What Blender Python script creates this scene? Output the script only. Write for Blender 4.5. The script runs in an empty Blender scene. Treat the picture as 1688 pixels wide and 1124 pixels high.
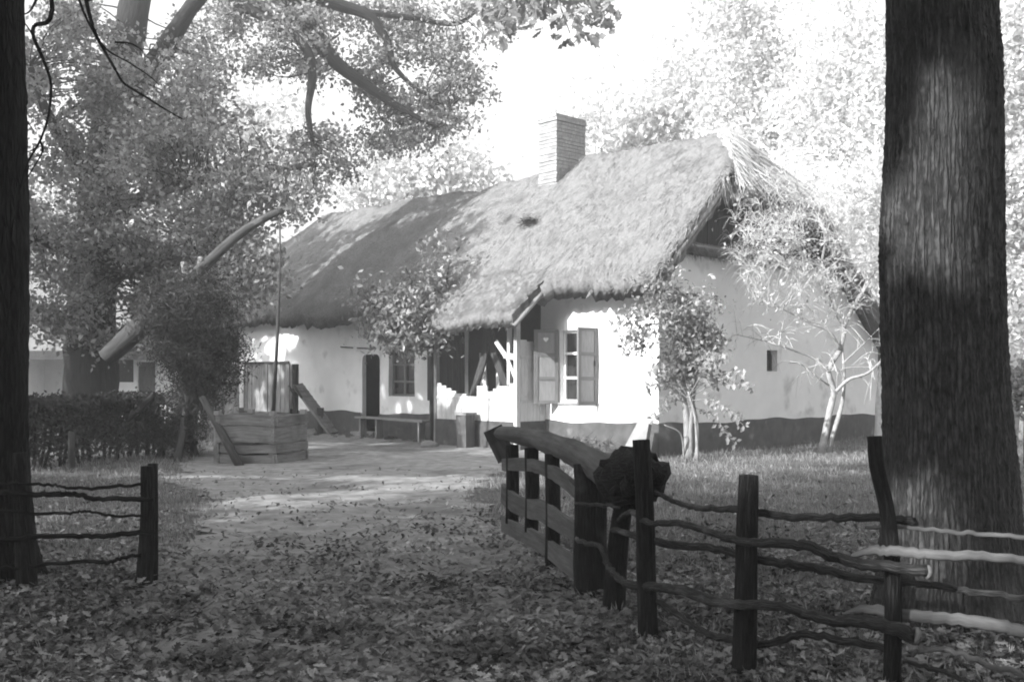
import bpy, math, random
import numpy as np
from mathutils import Vector

# ------------------------------------------------------------------ camera, sky, sun, exposure
C = bpy.context.scene.collection
sc = bpy.context.scene
F, H, CX, HY = 1688.0, 1.45, 844.0, 622.0          # focal length and horizon in photo pixels
cam = bpy.data.objects.new('camera', bpy.data.cameras.new('camera'))
C.objects.link(cam); sc.camera = cam
cam.location = (0, 0, H); cam.rotation_euler = (math.radians(90), 0, 0)
cam.data.sensor_width = 36; cam.data.lens = 36
cam.data.shift_y = (HY - 562) / 1688.0
cam.data.clip_start = 0.05; cam.data.clip_end = 2000
cam.data.dof.use_dof = True; cam.data.dof.focus_distance = 17; cam.data.dof.aperture_fstop = 16

SUN_AZ = math.atan2(-.804, -.595); SUN_EL = math.radians(26)
W = bpy.data.worlds.new("World"); sc.world = W; W.use_nodes = True
nt = W.node_tree; nt.nodes.clear()
sky = nt.nodes.new('ShaderNodeTexSky'); sky.sky_type = 'NISHITA'; sky.sun_disc = False
sky.sun_elevation = SUN_EL; sky.sun_rotation = SUN_AZ % (2 * math.pi)
sky.air_density = 1.0; sky.dust_density = 6.0; sky.ozone_density = 1.0
bw = nt.nodes.new('ShaderNodeSeparateColor'); bg = nt.nodes.new('ShaderNodeBackground'); wo = nt.nodes.new('ShaderNodeOutputWorld')
bg.inputs[1].default_value = 0.15
nt.links.new(sky.outputs[0], bw.inputs[0]); nt.links.new(bw.outputs[2], bg.inputs[0]); nt.links.new(bg.outputs[0], wo.inputs[0])
sl = bpy.data.lights.new('sun', 'SUN'); sl.energy = 3.5; sl.angle = math.radians(0.6); sl.color = (1, 1, 1)
so = bpy.data.objects.new('sun', sl); C.objects.link(so); so.location = (-20, -15, 30)
SD = Vector((math.sin(SUN_AZ) * math.cos(SUN_EL), math.cos(SUN_AZ) * math.cos(SUN_EL), math.sin(SUN_EL)))
so.rotation_euler = SD.to_track_quat('Z', 'Y').to_euler()
sc.view_settings.view_transform = 'Standard'; sc.view_settings.look = 'None'
sc.view_settings.exposure = 1.6; sc.view_settings.gamma = 1
sc.render.engine = 'CYCLES'
sc.cycles.filter_width = 1.9
sc.cycles.max_bounces = 6; sc.cycles.diffuse_bounces = 4; sc.cycles.transmission_bounces = 4; sc.cycles.volume_bounces = 0

R = np.random.default_rng(11)
random.seed(4)

# ------------------------------------------------------------------ mesh helpers
ORG = {}
def at(px, py, Y):
    return np.array([(px - CX) / F * Y, Y, H - (py - HY) / F * Y])
def A(*pts): return np.array([at(*p) for p in pts])
def gz(x, y):
    x = np.asarray(x, float); y = np.asarray(y, float)
    return .022 * np.sin(x * .9 + 1.3 * np.sin(y * .31)) * np.cos(y * .55 + .4) + .012 * np.sin(x * 2.3 + y * 1.7)
def norm(v):
    v = np.asarray(v, float); return v / (np.linalg.norm(v, axis=-1, keepdims=True) + 1e-12)

class MB:
    """collects blocks of vertices and faces and links them as one mesh object"""
    def __init__(s): s.V = []; s.F = []; s.T = []; s.n = 0
    def add(s, V, F, T=None, smooth=True):
        V = np.asarray(V, float).reshape(-1, 3)
        for f in (F if isinstance(F, list) else [F]):
            f = np.asarray(f, int)
            if f.size: s.F.append((f + s.n, smooth))
        s.V.append(V); s.T.append(V if T is None else np.asarray(T, float)); s.n += len(V)
        return s
    def box(s, c, d, ax=None, jit=0):
        c = np.asarray(c, float); d = np.asarray(d, float) / 2
        q = np.array([[-1,-1,-1],[1,-1,-1],[1,1,-1],[-1,1,-1],[-1,-1,1],[1,-1,1],[1,1,1],[-1,1,1]], float) * d
        if jit: q = q + R.normal(0, jit, q.shape)
        T = q + R.uniform(-9, 9, 3)
        k = int(np.argmax(d)); T = np.roll(T, 2 - k, axis=1)
        if ax is not None: q = q @ np.asarray(ax, float)
        f = [[0,3,2,1],[4,5,6,7],[0,1,5,4],[1,2,6,5],[2,3,7,6],[3,0,4,7]]
        return s.add(q + c, np.array(f), T, False)
    def tube(s, P, r, n=8, rough=0, cap=True, seed=None):
        P = np.asarray(P, float); m = len(P)
        r = np.interp(np.linspace(0, 1, m), np.linspace(0, 1, len(np.atleast_1d(r))), np.atleast_1d(r))
        t = norm(np.gradient(P, axis=0))
        up = np.array([0, 0, 1.]) if abs(t[:, 2]).mean() < .8 else np.array([0, 1., 0])
        a = norm(np.cross(t, up)); b = np.cross(t, a)
        th = np.linspace(0, 2 * np.pi, n, endpoint=False)
        L = np.concatenate([[0], np.cumsum(np.linalg.norm(np.diff(P, axis=0), axis=1))])
        rr = r[:, None] * np.ones((1, n))
        if rough:
            ph = R.uniform(0, 9, 6)
            rr = rr * (1 + rough * (np.sin(2 * th[None] + L[:, None] * 3 + ph[0]) * .5 + .6 * np.sin(3 * th[None] - L[:, None] * 7 + ph[1]) + .5 * np.sin(5 * th[None] + L[:, None] * 1.3 + ph[2]) + R.normal(0, .25, rr.shape)))
        V = P[:, None] + rr[..., None] * (np.cos(th)[None, :, None] * a[:, None] + np.sin(th)[None, :, None] * b[:, None])
        o = R.uniform(-20, 20, 3)
        T = np.stack([np.cos(th)[None] * r[:, None], np.sin(th)[None] * r[:, None], L[:, None] + 0 * th[None]], -1) + o
        i = np.arange(m - 1)[:, None] * n; j = np.arange(n)[None]; k = (j + 1) % n
        f = np.stack([i + j, i + k, i + n + k, i + n + j], -1).reshape(-1, 4)
        Vv = V.reshape(-1, 3); Tv = T.reshape(-1, 3); fs = [f]
        if cap:
            Vv = np.concatenate([Vv, P[[0, -1]]]); Tv = np.concatenate([Tv, T[[0, -1], 0] * [1, 1, 1]])
            j = np.arange(n); k = (j + 1) % n; q = m * n
            fs += [np.stack([k, j, np.full(n, q)], -1), np.stack([(m - 1) * n + j, (m - 1) * n + k, np.full(n, q + 1)], -1)]
        return s.add(Vv, fs, Tv, True)
    def plank(s, P, hw, th, up=(0, 0, 1), rough=.0):
        """a board swept along a polyline: hw half width, th thickness"""
        P = np.asarray(P, float); m = len(P)
        hw = np.interp(np.linspace(0, 1, m), np.linspace(0, 1, len(np.atleast_1d(hw))), np.atleast_1d(hw))
        t = norm(np.gradient(P, axis=0)); up = np.asarray(up, float)
        b = norm(up - (t @ up)[:, None] * t); a = np.cross(t, b)
        L = np.concatenate([[0], np.cumsum(np.linalg.norm(np.diff(P, axis=0), axis=1))])
        V = []; T = []
        o = R.uniform(-20, 20, 3)
        for (u, w) in ((-1, -1), (1, -1), (1, 1), (-1, 1)):
            h = hw * (1 + R.normal(0, rough, m)) if rough else hw
            V.append(P + u * a * th / 2 + w * b * h[:, None]); T.append(np.stack([u * th / 2 + 0 * L, w * hw, L], -1) + o)
        V = np.stack(V, 1).reshape(-1, 3); T = np.stack(T, 1).reshape(-1, 3)
        i = np.arange(m - 1)[:, None] * 4; j = np.arange(4)[None]; k = (j + 1) % 4
        f = np.stack([i + j, i + k, i + 4 + k, i + 4 + j], -1).reshape(-1, 4)
        e = np.array([[3, 2, 1, 0], [(m - 1) * 4, (m - 1) * 4 + 1, (m - 1) * 4 + 2, (m - 1) * 4 + 3]])
        return s.add(V, [f, e], T, False)
    def build(s, name, mat, parent=None, base=None):
        V = np.concatenate(s.V); T = np.concatenate(s.T)
        if parent is not None: o = ORG[parent.name]
        else: o = np.asarray(base if base is not None else (0, 0, 0), float)
        me = bpy.data.meshes.new(name)
        me.vertices.add(len(V)); me.vertices.foreach_set('co', (V - o).astype(np.float32).ravel())
        idx = np.concatenate([f.ravel() for f, _ in s.F]); k = np.concatenate([np.full(len(f), f.shape[1]) for f, _ in s.F])
        sm = np.concatenate([np.full(len(f), q) for f, q in s.F])
        me.loops.add(len(idx)); me.loops.foreach_set('vertex_index', idx.astype(np.int32))
        me.polygons.add(len(k)); me.polygons.foreach_set('loop_start', (np.cumsum(k) - k).astype(np.int32))
        me.polygons.foreach_set('use_smooth', sm.astype(bool))
        at_ = me.attributes.new('tc', 'FLOAT_VECTOR', 'POINT'); at_.data.foreach_set('vector', T.astype(np.float32).ravel())
        me.update(calc_edges=True); me.validate()
        me.materials.append(mat)
        ob = bpy.data.objects.new(name, me); C.objects.link(ob)
        if parent is not None: ob.parent = parent
        else: ob.location = o
        ORG[ob.name] = o
        return ob

def tag(o, label=None, cat=None, group=None, kind=None):
    if label: o['label'] = label
    if cat: o['category'] = cat
    if group: o['group'] = group
    if kind: o['kind'] = kind
    return o
def thing(name, label, cat, loc, group=None):
    o = bpy.data.objects.new(name, None); C.objects.link(o); o.location = [float(v) for v in loc]
    o.empty_display_size = .3; ORG[o.name] = np.asarray(loc, float)
    return tag(o, label, cat, group)

# ------------------------------------------------------------------ materials (the photograph is black and white: every colour is a grey)
def g(v): return (v, v, v, 1)
def mat(name, lo, hi, scale=(1, 1, 1), noise=6., detail=6., rough=.9, bump=0., bdist=.02, contrast=(.3, .7), stain=None, island=0, trans=0., spec=.2, crack=None, ndist=0):
    m = bpy.data.materials.new(name); m.use_nodes = True; t = m.node_tree; t.nodes.clear(); N = t.nodes.new; L = t.links.new
    at_ = N('ShaderNodeAttribute'); at_.attribute_name = 'tc'
    mp = N('ShaderNodeMapping'); mp.inputs['Scale'].default_value = scale; L(at_.outputs['Vector'], mp.inputs['Vector'])
    no = N('ShaderNodeTexNoise'); no.inputs['Scale'].default_value = noise; no.inputs['Detail'].default_value = detail; no.inputs['Roughness'].default_value = .62
    L(mp.outputs[0], no.inputs['Vector'])
    cr = N('ShaderNodeValToRGB'); cr.color_ramp.elements[0].position = contrast[0]; cr.color_ramp.elements[1].position = contrast[1]
    cr.color_ramp.elements[0].color = g(lo); cr.color_ramp.elements[1].color = g(hi); L(no.outputs['Fac'], cr.inputs[0])
    col = cr.outputs[0]; hgt = no.outputs['Fac']
    if crack:                                           # (scale x/y, scale z, depth): furrows between plates of bark
        m2 = N('ShaderNodeMapping'); m2.inputs['Scale'].default_value = (crack[0], crack[0], crack[1]); vo = N('ShaderNodeTexVoronoi'); vo.feature = 'DISTANCE_TO_EDGE'; vo.inputs['Scale'].default_value = 1
        va = N('ShaderNodeVectorMath'); va.operation = 'MULTIPLY_ADD'; va.inputs[1].default_value = (.9, .9, .9); L(no.outputs['Color'], va.inputs[0]); L(at_.outputs['Vector'], m2.inputs['Vector']); L(m2.outputs[0], va.inputs[2]); L(va.outputs[0], vo.inputs['Vector'])
        rv = N('ShaderNodeMapRange'); rv.inputs[1].default_value = 0; rv.inputs[2].default_value = .22; rv.inputs[3].default_value = 1 - crack[2]; rv.inputs[4].default_value = 1; L(vo.outputs['Distance'], rv.inputs[0])
        mc = N('ShaderNodeMix'); mc.data_type = 'RGBA'; mc.blend_type = 'MULTIPLY'; mc.inputs[0].default_value = 1; L(col, mc.inputs[6]); L(rv.outputs[0], mc.inputs[7]); col = mc.outputs[2]
        mm = N('ShaderNodeMath'); mm.operation = 'MULTIPLY_ADD'; mm.inputs[1].default_value = .5; L(no.outputs['Fac'], mm.inputs[0]); L(rv.outputs[0], mm.inputs[2]); hgt = mm.outputs[0]
    if stain:                                           # (colour, noise scale, ramp from, ramp to)
        n2 = N('ShaderNodeTexNoise'); n2.inputs['Scale'].default_value = stain[1]; n2.inputs['Detail'].default_value = 5
        L(at_.outputs['Vector'], n2.inputs['Vector'])
        r2 = N('ShaderNodeMapRange'); r2.inputs[1].default_value = stain[2]; r2.inputs[2].default_value = stain[3]; L(n2.outputs['Fac'], r2.inputs[0])
        mx = N('ShaderNodeMix'); mx.data_type = 'RGBA'; L(r2.outputs[0], mx.inputs[0]); L(col, mx.inputs[6]); mx.inputs[7].default_value = g(stain[0]); col = mx.outputs[2]
    if island:
        ge = N('ShaderNodeNewGeometry'); r3 = N('ShaderNodeMapRange'); r3.inputs[3].default_value = 1 - island; r3.inputs[4].default_value = 1 + island
        L(ge.outputs['Random Per Island'], r3.inputs[0])
        mu = N('ShaderNodeMix'); mu.data_type = 'RGBA'; mu.blend_type = 'MULTIPLY'; mu.inputs[0].default_value = 1
        L(col, mu.inputs[6]); L(r3.outputs[0], mu.inputs[7]); col = mu.outputs[2]
    b = N('ShaderNodeBsdfPrincipled'); b.inputs['Roughness'].default_value = rough; b.inputs['Specular IOR Level'].default_value = spec
    L(col, b.inputs['Base Color'])
    if bump:
        bp = N('ShaderNodeBump'); bp.inputs['Strength'].default_value = bump; bp.inputs['Distance'].default_value = bdist
        L(hgt, bp.inputs['Height']); L(bp.outputs[0], b.inputs['Normal'])
    sh = b.outputs[0]
    if trans:
        tr = N('ShaderNodeBsdfTranslucent'); L(col, tr.inputs[0]); ms = N('ShaderNodeMixShader'); ms.inputs[0].default_value = trans
        L(b.outputs[0], ms.inputs[1]); L(tr.outputs[0], ms.inputs[2]); sh = ms.outputs[0]
    o = N('ShaderNodeOutputMaterial'); L(sh, o.inputs[0])
    return m
M = dict(
    plaster=mat('lime_plaster', .78, .90, noise=1.6, bump=.25, bdist=.03, stain=(.5, 2.3, .6, .8), rough=.95, spec=.1),
    dado=mat('dark_dado_wash', .05, .095, noise=5, bump=.3, stain=(.2, 3, .62, .78)),
    thatch=mat('straw_thatch', .14, .235, scale=(1, 1, 1), noise=22, detail=8, bump=.5, bdist=.02, stain=(.105, 1.3, .55, .8), rough=1, spec=0, island=.16),
    shaded_thatch=mat('thatch_with_shade', .07, .18, scale=(1, 1, 1), noise=22, detail=8, bump=.5, bdist=.02, stain=(.08, 1.3, .5, .75), rough=1, spec=0, island=.5),  # left roof's tree shade put into a darker thatch colour
    straw=mat('pale_straw', .22, .36, noise=9, rough=1, spec=0, island=.35),
    board=mat('whitewashed_board', .42, .60, scale=(6, 6, .8), noise=3, bump=.3, stain=(.32, 2.5, .58, .75)),
    grey_wood=mat('weathered_wood', .15, .30, scale=(9, 9, .9), noise=3, bump=.5, stain=(.09, 2, .55, .75)),
    pale_wood=mat('pale_wood', .40, .62, scale=(9, 9, .9), noise=3, bump=.4),
    panel=mat('pale_grey_paint', .20, .28, scale=(6, 6, 1), noise=4, bump=.2, spec=.3, rough=.7),
    shutter=mat('grey_paint', .12, .18, scale=(6, 6, 1), noise=4, bump=.2, spec=.3, rough=.7),
    white_paint=mat('white_paint', .68, .8, noise=5, rough=.6),
    dark_wood=mat('dark_wood', .025, .075, scale=(8, 8, .9), noise=3.5, bump=.6, rough=.85),
    post=mat('rough_post_wood', .008, .036, scale=(14, 14, 2), noise=5, bump=.9, bdist=.02, crack=(60, 4, .6), stain=(.08, 3.5, .62, .8)),
    rail=mat('rail_bark', .022, .085, scale=(20, 20, 4), noise=5, bump=.9, bdist=.012, crack=(90, 9, .5), stain=(.2, 2.2, .6, .78)),
    rail_pale=mat('peeled_rail_wood', .07, .16, scale=(8, 8, 1.2), noise=3, bump=.4, stain=(.08, 1.5, .55, .7)),
    gatewood=mat('grey_gate_wood', .055, .13, scale=(9, 9, 1.0), noise=3, bump=.6, stain=(.06, 2.2, .55, .75)),
    beamwood=mat('old_beam_wood', .03, .085, scale=(9, 9, 1.0), noise=3, bump=.7, stain=(.2, 2.2, .6, .75)),
    glass=mat('dark_glass', .015, .03, rough=.08, spec=.6),
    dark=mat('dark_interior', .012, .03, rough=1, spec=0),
    brick=mat('brick', .16, .33, scale=(1, 1, 6), noise=3.4, bump=.5, stain=(.38, 2.2, .55, .75)),
    bark=mat('furrowed_bark', .028, .115, scale=(9, 9, 3), noise=5, detail=12, bump=1.0, bdist=.03, stain=(.13, 1.6, .58, .8), crack=(40, 2.6, .42)),
    darkbark=mat('dark_bark', .006, .025, scale=(9, 9, .9), noise=3, bump=.9, bdist=.04, crack=(30, 5, .6)),
    oakbark=mat('oak_bark', .012, .04, scale=(7, 7, 1), noise=2.5, bump=.9, bdist=.05),
    greybark=mat('smooth_grey_bark', .16, .32, scale=(4, 4, 2), noise=4, bump=.3),
    birchbark=mat('white_birch_bark', .5, .72, scale=(3, 3, 3), noise=4, bump=.2, stain=(.10, 5, .6, .7)),
    palebark=mat('pale_bark', .22, .38, scale=(3, 3, 3), noise=4, bump=.2, stain=(.10, 5, .6, .7)),
    oakleaf=mat('oak_leaves', .18, .38, noise=1.5, trans=.35, island=.55, rough=.6, spec=.35),
    darkleaf=mat('dark_leaves', .05, .11, noise=1.5, trans=.25, island=.5, rough=.6, spec=.3),
    shrubleaf=mat('shrub_leaves', .03, .085, noise=1.5, trans=.3, island=.5, rough=.7),
    boughleaf=mat('glare_pale_leaves', .28, .45, noise=1.5, trans=.55, island=.3, rough=.6),  # paled to carry the glare veiling the hanging bough
    cornerleaf=mat('pale_shrub_leaves', .20, .38, noise=1.5, trans=.4, island=.5, rough=.6),
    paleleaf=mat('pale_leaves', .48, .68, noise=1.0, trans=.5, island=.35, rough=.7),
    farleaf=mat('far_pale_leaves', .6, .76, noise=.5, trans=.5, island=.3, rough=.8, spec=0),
    litter=mat('fallen_leaves', .028, .29, noise=.8, trans=.1, island=.75, rough=.8, spec=.3, contrast=(.35, .65)),
    grass=mat('grass', .15, .36, noise=.7, trans=.3, island=.45, rough=.8),
    dirt=mat('packed_dirt', .15, .33, noise=4.5, detail=12, bump=.5, bdist=.03, stain=(.10, .6, .55, .75), rough=1, spec=0),
    soil=mat('turf_soil', .07, .15, noise=1.7, detail=8, bump=.5, bdist=.04, rough=1, spec=0),
    stone=mat('pale_stone', .18, .30, noise=3, bump=.4),
)

# ------------------------------------------------------------------ leaves
def leaf_shape(kind):
    if kind == 'diamond':
        v = np.array([[0, -.5, 0], [.3, 0, .07], [0, .5, 0], [-.3, 0, .07]]); f = np.array([[0, 1, 2], [0, 2, 3]])
    elif kind == 'oak':
        out = [(0, -.5), (.07, -.38), (.20, -.26), (.11, -.14), (.30, .0), (.14, .10), (.24, .26), (.10, .30), (0, .5)]
        mid = [(0, y) for _, y in out]
        v = [(x, y, .22 * x + .10 * math.sin(y * 3)) for x, y in out] + [(-x, y, .22 * x + .10 * math.sin(y * 3)) for x, y in out[1:-1]] + [(0, -.1, -.02), (0, .2, .05)]
        n = len(out); f = []
        v = np.array(v); c1, c2 = len(v) - 2, len(v) - 1
        rng_ = list(range(n)); lft = [0] + list(range(n, n + n - 2)) + [n - 1]
        for k in range(n - 1):
            c = c1 if k < 4 else c2
            f.append([rng_[k], rng_[k + 1], c]); f.append([lft[k + 1], lft[k], c])
        f.append([rng_[4], c2, c1]); f.append([lft[4], c1, c2]); f = np.array(f)
    elif kind == 'blade':
        v = np.array([[-.04, 0, 0], [.04, 0, 0], [.02, .12, .6], [0, .3, 1.0]]); f = np.array([[0, 1, 2], [0, 2, 3]])
    elif kind == 'spear':
        v = np.array([[0, -.5, .05], [.09, -.1, 0], [0, .5, -.12], [-.09, -.1, 0]]); f = np.array([[0, 1, 2], [0, 2, 3]])
    return v, f
def rotm(n, tilt):
    """random frames; tilt 0 = leaves lie flat, 1 = any way round"""
    z = norm(np.stack([R.normal(0, tilt, n), R.normal(0, tilt, n), np.ones(n) if tilt < .9 else R.normal(0, 1, n)], -1))
    x = norm(np.cross(z, norm(R.normal(0, 1, (n, 3))))); y = np.cross(z, x)
    return np.stack([x, y, z], 1)
def leaves(mb, P, size, kind='diamond', tilt=1.0, frames=None):
    P = np.asarray(P); n = len(P)
    if n == 0: return
    v, f = leaf_shape(kind); Rm = rotm(n, tilt) if frames is None else frames
    s = np.broadcast_to(size, (n,))
    V = np.einsum('kj,njc->nkc', v, Rm) * s[:, None, None] + P[:, None]
    Fc = (np.arange(n)[:, None, None] * len(v) + f[None]).reshape(-1, f.shape[1])
    T = np.repeat(P, len(v), 0)
    mb.add(V.reshape(-1, 3), Fc, T, False)

def ell(n, *specs):
    """clump centres filling ellipsoids given in photo pixels and depth: (px, py, rx, ry, Y, depth radius, weight)"""
    w = np.array([s[6] if len(s) > 6 else s[2] * s[3] for s in specs], float); w /= w.sum()
    out = []
    for s, k in zip(specs, w):
        m = max(1, int(round(n * k))); d = norm(R.normal(0, 1, (m, 3))) * R.uniform(.25, 1, (m, 1)) ** (1 / 2.2)
        Y = s[4] + d[:, 1] * s[5]
        px = s[0] + d[:, 0] * s[2]; py = s[1] + d[:, 2] * s[3]
        out.append(np.stack([(px - CX) / F * Y, Y, H - (py - HY) / F * Y], -1))
    return np.concatenate(out)
def ball(n, c, r):
    d = norm(R.normal(0, 1, (n, 3))) * R.uniform(.1, 1, (n, 1)) ** (1 / 2.4)
    return np.asarray(c) + d * np.asarray(r)

def smooth(P, n=4):
    P = np.asarray(P, float); m = len(P)
    if m < 3: return np.array([P[0] + (P[-1] - P[0]) * u for u in np.linspace(0, 1, n + 1)])
    Q = np.concatenate([[2 * P[0] - P[1]], P, [2 * P[-1] - P[-2]]]); out = []
    for i in range(1, m):
        p0, p1, p2, p3 = Q[i - 1], Q[i], Q[i + 1], Q[i + 2]
        for u in np.arange(n) / n:
            out.append(.5 * ((2 * p1) + (-p0 + p2) * u + (2 * p0 - 5 * p1 + 4 * p2 - p3) * u * u + (-p0 + 3 * p1 - 3 * p2 + p3) * u ** 3))
    return np.array(out + [P[-1]])

def tree(name, label, cat, limbs, clumps, per, crad, lsize, barkm, leafm, group=None, kind='diamond', tilt=1., twig=.02, trunk_n=12, crown='crown', rough=.08, flat=.7):
    """trunk and limbs as tubes, thin twigs running from the nearest limb to every leaf clump, leaves spread round the clumps"""
    base = np.array(limbs[0][0][0], float)
    t = thing(name, label, cat, base, group)
    tb = MB(); sk = []
    for k, (P, r) in enumerate(limbs):
        Ps = smooth(P, 5); tb.tube(Ps, r, trunk_n if k == 0 else max(6, trunk_n - 4), rough=rough); sk.append(Ps[2:] if k == 0 else Ps)
    sk = np.concatenate(sk)
    if len(clumps):
        if name == 'shade_tree': clumps = clumps[gaps(clumps)]
        for c in clumps if twig else []:
            d = np.linalg.norm(sk - c, axis=1) + .6 * np.maximum(0, sk[:, 2] - c[2]); j = int(np.argmin(d)); p = sk[j]
            L = np.linalg.norm(c - p)
            if L < .15: continue
            mid = (p + c) / 2 + R.normal(0, .12 * L, 3) + [0, 0, .06 * L]
            tb.tube(smooth([p, mid, c], 3), [twig * (.5 + .25 * L), twig * .25], 4, cap=False)
    tb.build('trunk', barkm, t)
    if len(clumps):
        lb = MB(); n = len(clumps)
        P = np.repeat(clumps, per, 0) + R.normal(0, 1, (n * per, 3)) * crad * np.array([1, 1, flat])
        if name in ('shade_tree', 'oak_tree'): P = P[gaps(P)]
        leaves(lb, P, lsize * R.uniform(.6, 1.35, len(P)), kind, tilt)
        lb.build(crown, leafm, t)
    return t

# ------------------------------------------------------------------ the ground
def dirt_edges(Y):
    l = np.interp(Y, [2, 4.9, 6.5, 8.8, 11.8, 14.6, 17.7, 22.7, 28], [-1.9, -2.2, -2.6, -2.9, -3.5, -4.9, -5.6, -6.4, -8.0])
    r = np.interp(Y, [2, 4.9, 6.5, 8.8, 11.8, 14.2, 16, 17.2, 18.4, 20, 22.5, 28], [1.0, .75, .55, .2, -.45, -.45, .1, 1.2, 2.3, 1.6, -.7, -5])
    return l, r
def grid(xs, ys, zf, mb, T=None):
    X, Y = np.meshgrid(xs, ys); Z = zf(X, Y); n, m = X.shape
    i = np.arange(n - 1)[:, None] * m + np.arange(m - 1)[None]
    f = np.stack([i, i + 1, i + 1 + m, i + m], -1).reshape(-1, 4)
    mb.add(np.stack([X, Y, Z], -1).reshape(-1, 3), f)
gm = MB()
xs = np.concatenate([[-900, -300, -120, -60, -35], np.arange(-20, 20.1, .35), [35, 60, 120, 300, 900]])
ys = np.concatenate([[-600, -200, -60, -20], np.arange(-6, 34, .35), [45, 70, 120, 300, 900]])
grid(xs, ys, lambda x, y: gz(x, y), gm)
tag(gm.build('ground', M['soil']), kind='structure')
pm = MB(); ys = np.arange(1.5, 27, .09); nc = 60
l, r = dirt_edges(ys)
l = l + .10 * np.sin(ys * 2.1) + .05 * np.sin(ys * 5.3 + 1) + R.normal(0, .08, len(ys)); r = r + .08 * np.sin(ys * 2.7 + 2) + .05 * np.sin(ys * 6.1) + R.normal(0, .08, len(ys))
u = np.linspace(0, 1, nc); X = l[:, None] + (r - l)[:, None] * u[None]; Y = ys[:, None] + 0 * u[None]
Z = gz(X, Y) + .012 + .006 * np.sin(X * 7 + Y * 3) * np.sin(Y * 6)
i = np.arange(len(ys) - 1)[:, None] * nc + np.arange(nc - 1)[None]
pm.add(np.stack([X, Y, Z], -1).reshape(-1, 3), np.stack([i, i + 1, i + 1 + nc, i + nc], -1).reshape(-1, 4))
tag(pm.build('dirt_path', M['dirt']), kind='structure')

# ------------------------------------------------------------------ the farmhouse.  t runs along the front to the left, s runs back along the gable
U = np.array([-.69, .724, 0]); Vv = np.array([.724, .69, 0]); C0 = np.array([2.69, 18.8, 0])
AX = np.stack([U, Vv, [0, 0, 1.]])
def hw(t, s, z=0): return C0 + np.multiply.outer(np.asarray(t, float), U) + np.multiply.outer(np.asarray(s, float), Vv) + np.multiply.outer(np.asarray(z, float), [0, 0, 1.])
def t_at(px, s=0):
    q = (px - CX) / F; o = C0 + s * Vv; return (o[0] - q * o[1]) / (.69 + .724 * q)
def z_at(py, t, s=0): return H - (py - HY) / F * hw(t, s)[1]
def hbox(mb, t0, t1, s0, s1, z0, z1, jit=0): return mb.box(hw((t0 + t1) / 2, (s0 + s1) / 2, (z0 + z1) / 2), (abs(t1 - t0), abs(s1 - s0), z1 - z0), AX, jit)

house = thing('farmhouse', 'long whitewashed farmhouse with shaggy thatched roof and dark base band beside the dirt yard', 'farmhouse', hw(8, 4, 0))
WT = 15.5; WS = 8.4
PT0, PT1, PS = 2.9, 5.42, -.8                               # the boarded porch
wx0, wx1 = 1.5, 2.5                                         # big window
wz0, wz1 = .95, 2.39
lw0, lw1 = t_at(684), t_at(641); lz0, lz1 = 1.0, 2.16        # window left of the porch
d0, d1 = t_at(626), t_at(597); dz = 2.02                     # door
dk0, dk1 = PT1 + .28, PT1 + .62
# front wall in panels round the openings, gently uneven
def wall_panel(mb, a0, a1, z0, z1, s=0, th=.4):
    n = max(2, int(abs(a1 - a0) / .25)); m = max(2, int((z1 - z0) / .25))
    aa = np.linspace(a0, a1, n + 1); zz = np.linspace(z0, z1, m + 1); Aa, Zz = np.meshgrid(aa, zz)
    bul = .012 * np.sin(Aa * 2.1 + Zz) + .008 * np.sin(Zz * 4 + Aa * .7)
    V = hw(Aa.ravel(), (s + bul).ravel(), Zz.ravel()); i = np.arange(m)[:, None] * (n + 1) + np.arange(n)[None]
    f = np.stack([i, i + n + 1, i + n + 2, i + 1], -1).reshape(-1, 4); mb.add(V, f)
wm = MB()
ZT = 3.42
segs = [(0, wx0, 0, ZT), (wx0, wx1, 0, wz0), (wx0, wx1, wz1, ZT), (wx1, 3.05, 0, ZT), (3.05, 5.3, 3.0, ZT), (3.05, 5.3, 0, .5), (5.3, lw0, 0, ZT), (lw0, lw1, 0, lz0), (lw0, lw1, lz1, ZT),
        (lw1, d0, 0, ZT), (d0, d1, dz, ZT), (d1, WT, 0, ZT)]
for a0, a1, z0, z1 in segs: wall_panel(wm, a0, a1, z0, z1)
# reveals
for a0, a1, z0, z1 in ((wx0, wx1, wz0, wz1), (lw0, lw1, lz0, lz1), (d0, d1, 0, dz)):
    RV = .12 if a0 == d0 else .3
    for (p, q) in (((a0, z0), (a0, z1)), ((a1, z1), (a1, z0)), ((a0, z1), (a1, z1)), ((a1, z0), (a0, z0))):
        wm.add([hw(p[0], 0, p[1]), hw(q[0], 0, q[1]), hw(q[0], RV, q[1]), hw(p[0], RV, p[1])], np.array([[0, 1, 2, 3]]), smooth=False)
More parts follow.
